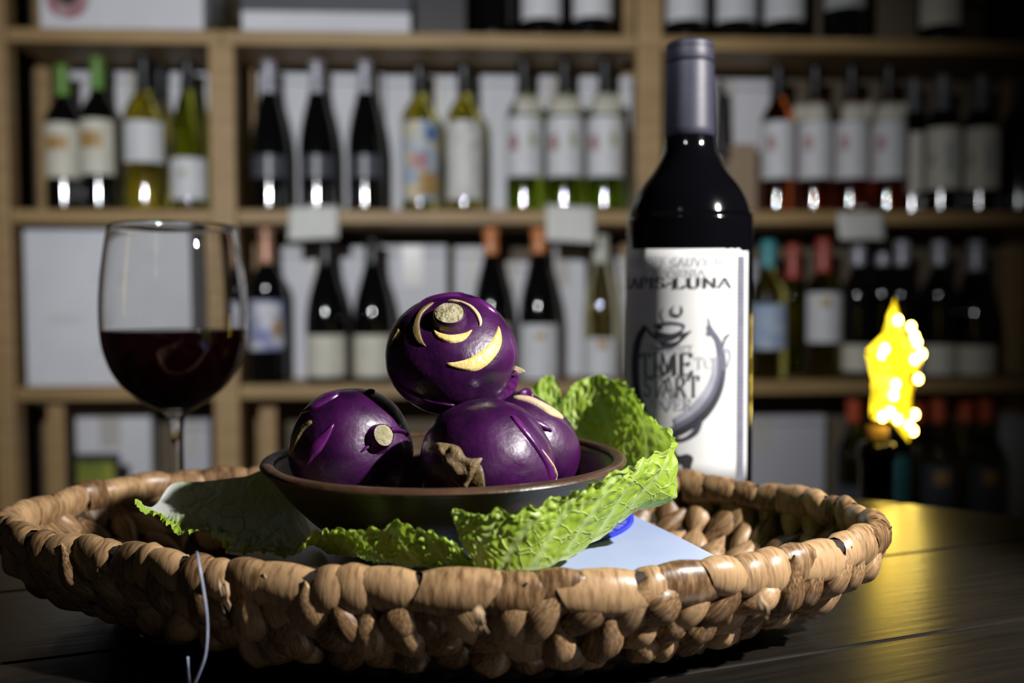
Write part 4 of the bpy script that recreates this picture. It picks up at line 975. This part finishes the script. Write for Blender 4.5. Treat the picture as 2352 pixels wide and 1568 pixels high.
# ------------------------------------------------------------------ star lamp on a dark bottle, on a stool behind the table
SY = .80
cb = at_y(2014, 1000, SY); zb0 = cb.z-.292
st = empty('wooden_stool', (cb.x+.02, SY+.03, 0), 'low wooden stool behind the table, under the star lamp bottle', 'stool')
zs_ = zb0-.0008
v, f = lathe([(0, zs_), (.150, zs_), (.156, zs_-.006), (.156, zs_-.024), (.150, zs_-.03), (0, zs_-.03)], 36); mesh('seat', v, f, M_pine_h, st, world=False)
for k in range(3):
    a = 2*pi*k/3+.4; v, f = tube([Vector((.10*cos(a), .10*sin(a), zs_-.028)), Vector((.135*cos(a), .135*sin(a), 0.0))], [.014, .011], 10); mesh('leg', v, f, M_pine, st, world=False)
v, f = lathe([(.112, .150), (.117, .155), (.112, .160), (.107, .155), (.112, .150)], 32); mesh('foot_ring', v, f, M_dark, st, world=False)
db = empty('wine_bottle', (cb.x, SY, zb0), 'dark corked bottle carrying the lit star behind the table', 'bottle')
pr = profile('bordeaux', .037, .286); v, f = lathe(pr, 36); mesh('glass_body', v, f, M_blackglass, db, world=False)
v, f = lathe([(0, .2862), (.0088, .2862), (.0098, .290), (.0098, .2985), (.009, .3), (0, .3)], 20); mesh('cork', v, f, mat('cork', (.45, .28, .12), .8, col2=(.35, .2, .08), nscale=200), db, world=False)
tips = [at_y(2055, 682, SY+.005), at_y(2122, 812, SY+.060), at_y(2088, 1016, SY+.035), at_y(2000, 962, SY-.030), at_y(1986, 806, SY-.050)]
ctr = at_y(2050, 865, SY+.006)
nrm = (tips[1]-ctr).cross(tips[0]-ctr).normalized()
inn = []
for k in range(5):
    a, b = tips[k]-ctr, tips[(k+1) % 5]-ctr; inn.append(ctr+(a+b)*.40)
vs = []
ring = []
for k in range(5): ring += [tips[k], inn[k]]
sl = empty('star_lamp', (ctr.x, ctr.y, zb0+.3005), 'glowing yellow fairy-light star on the dark bottle at right', 'lamp')
M_star = bpy.data.materials.new('star_glow'); M_star.use_nodes = True; nt = M_star.node_tree; b = nt.nodes['Principled BSDF']
b.inputs['Base Color'].default_value = (.6, .42, .03, 1); b.inputs['Roughness'].default_value = .5
tc = N(nt, 'ShaderNodeTexCoord'); n = N(nt, 'ShaderNodeTexNoise', i_Scale=70.0, i_Detail=3.0); nt.links.new(tc.outputs['Object'], n.inputs['Vector'])
r = N(nt, 'ShaderNodeMapRange'); r.inputs[1].default_value = .35; r.inputs[2].default_value = .65; r.inputs[3].default_value = .8; r.inputs[4].default_value = 3.0
nt.links.new(n.outputs['Fac'], r.inputs[0]); b.inputs['Emission Color'].default_value = (1, .70, .015, 1); nt.links.new(r.outputs[0], b.inputs['Emission Strength'])
MATS['star'] = M_star
dpt = .016
for k in range(5):
    a, i1, i0 = tips[k], inn[k], inn[(k-1) % 5]
    vs, fs = [], []
    for sgn in (1, -1):
        for (p, q) in ((a, i1), (i0, a)):
            n_ = 6; i_0 = len(vs)
            for x in range(n_+1):
                for y_ in range(n_+1-x):
                    w0, w1 = x/n_, y_/n_; w2 = 1-w0-w1
                    pt = p*w0+q*w1+(ctr+nrm*dpt*sgn)*w2
                    pt += nrm*sgn*.003*noise.noise(pt*160)*(w2 > 0.01)
                    vs.append(pt)
            idx = {}; c_ = i_0
            for x in range(n_+1):
                for y_ in range(n_+1-x): idx[(x, y_)] = c_; c_ += 1
            for x in range(n_):
                for y_ in range(n_-x):
                    fs.append((idx[(x, y_)], idx[(x+1, y_)], idx[(x, y_+1)]))
                    if x+y_ < n_-1: fs.append((idx[(x+1, y_)], idx[(x+1, y_+1)], idx[(x, y_+1)]))
    mesh('star_arm', vs, fs, M_star, sl, smooth=False)
    v, f = tube([ctr+nrm*dpt*1.05, (ctr+a)/2+nrm*dpt*.6, a], .0010, 6); mesh('wire', v, f, mat('brass_wire', (.5, .35, .08), .35, metal=.8, col2=(.4, .28, .06)), sl)
M_led = mat('led_glow', (1, .9, .6), .3, emit=(1, .74, .16), estr=26.0)
for (x, y) in ((2012, 800), (2003, 818), (2074, 750), (2080, 772), (2086, 785), (2104, 812), (2065, 824), (2080, 868), (2024, 880), (2022, 905), (2020, 944), (2008, 955), (2036, 960), (2086, 950), (2072, 975), (2086, 988), (2045, 735)):
    d = ray(x, y); t_ = (ctr-nrm*0-EYE).dot(nrm)/d.dot(nrm)
    p = EYE+d*t_; off = dpt*1.15*max(.25, 1-(p-ctr).length/.08)
    sg = 1 if nrm.dot(EYE-ctr) > 0 else -1
    bm = bmesh.new(); bmesh.ops.create_icosphere(bm, subdivisions=2, radius=.0030)
    for v_ in bm.verts: v_.co = Vector((v_.co.x, v_.co.y, v_.co.z*1.35))+p+nrm*sg*off-Vector(sl.location)
    bm_obj('led_bulb', bm, M_led, sl, smooth=True)
v, f = tube([Vector((cb.x, SY, zb0+.3005)), Vector((cb.x+.004, SY+.002, zb0+.312)), tips[3].lerp(ctr, .35)], .0012, 6); mesh('wire_stand', v, f, MATS['brass_wire'], sl)
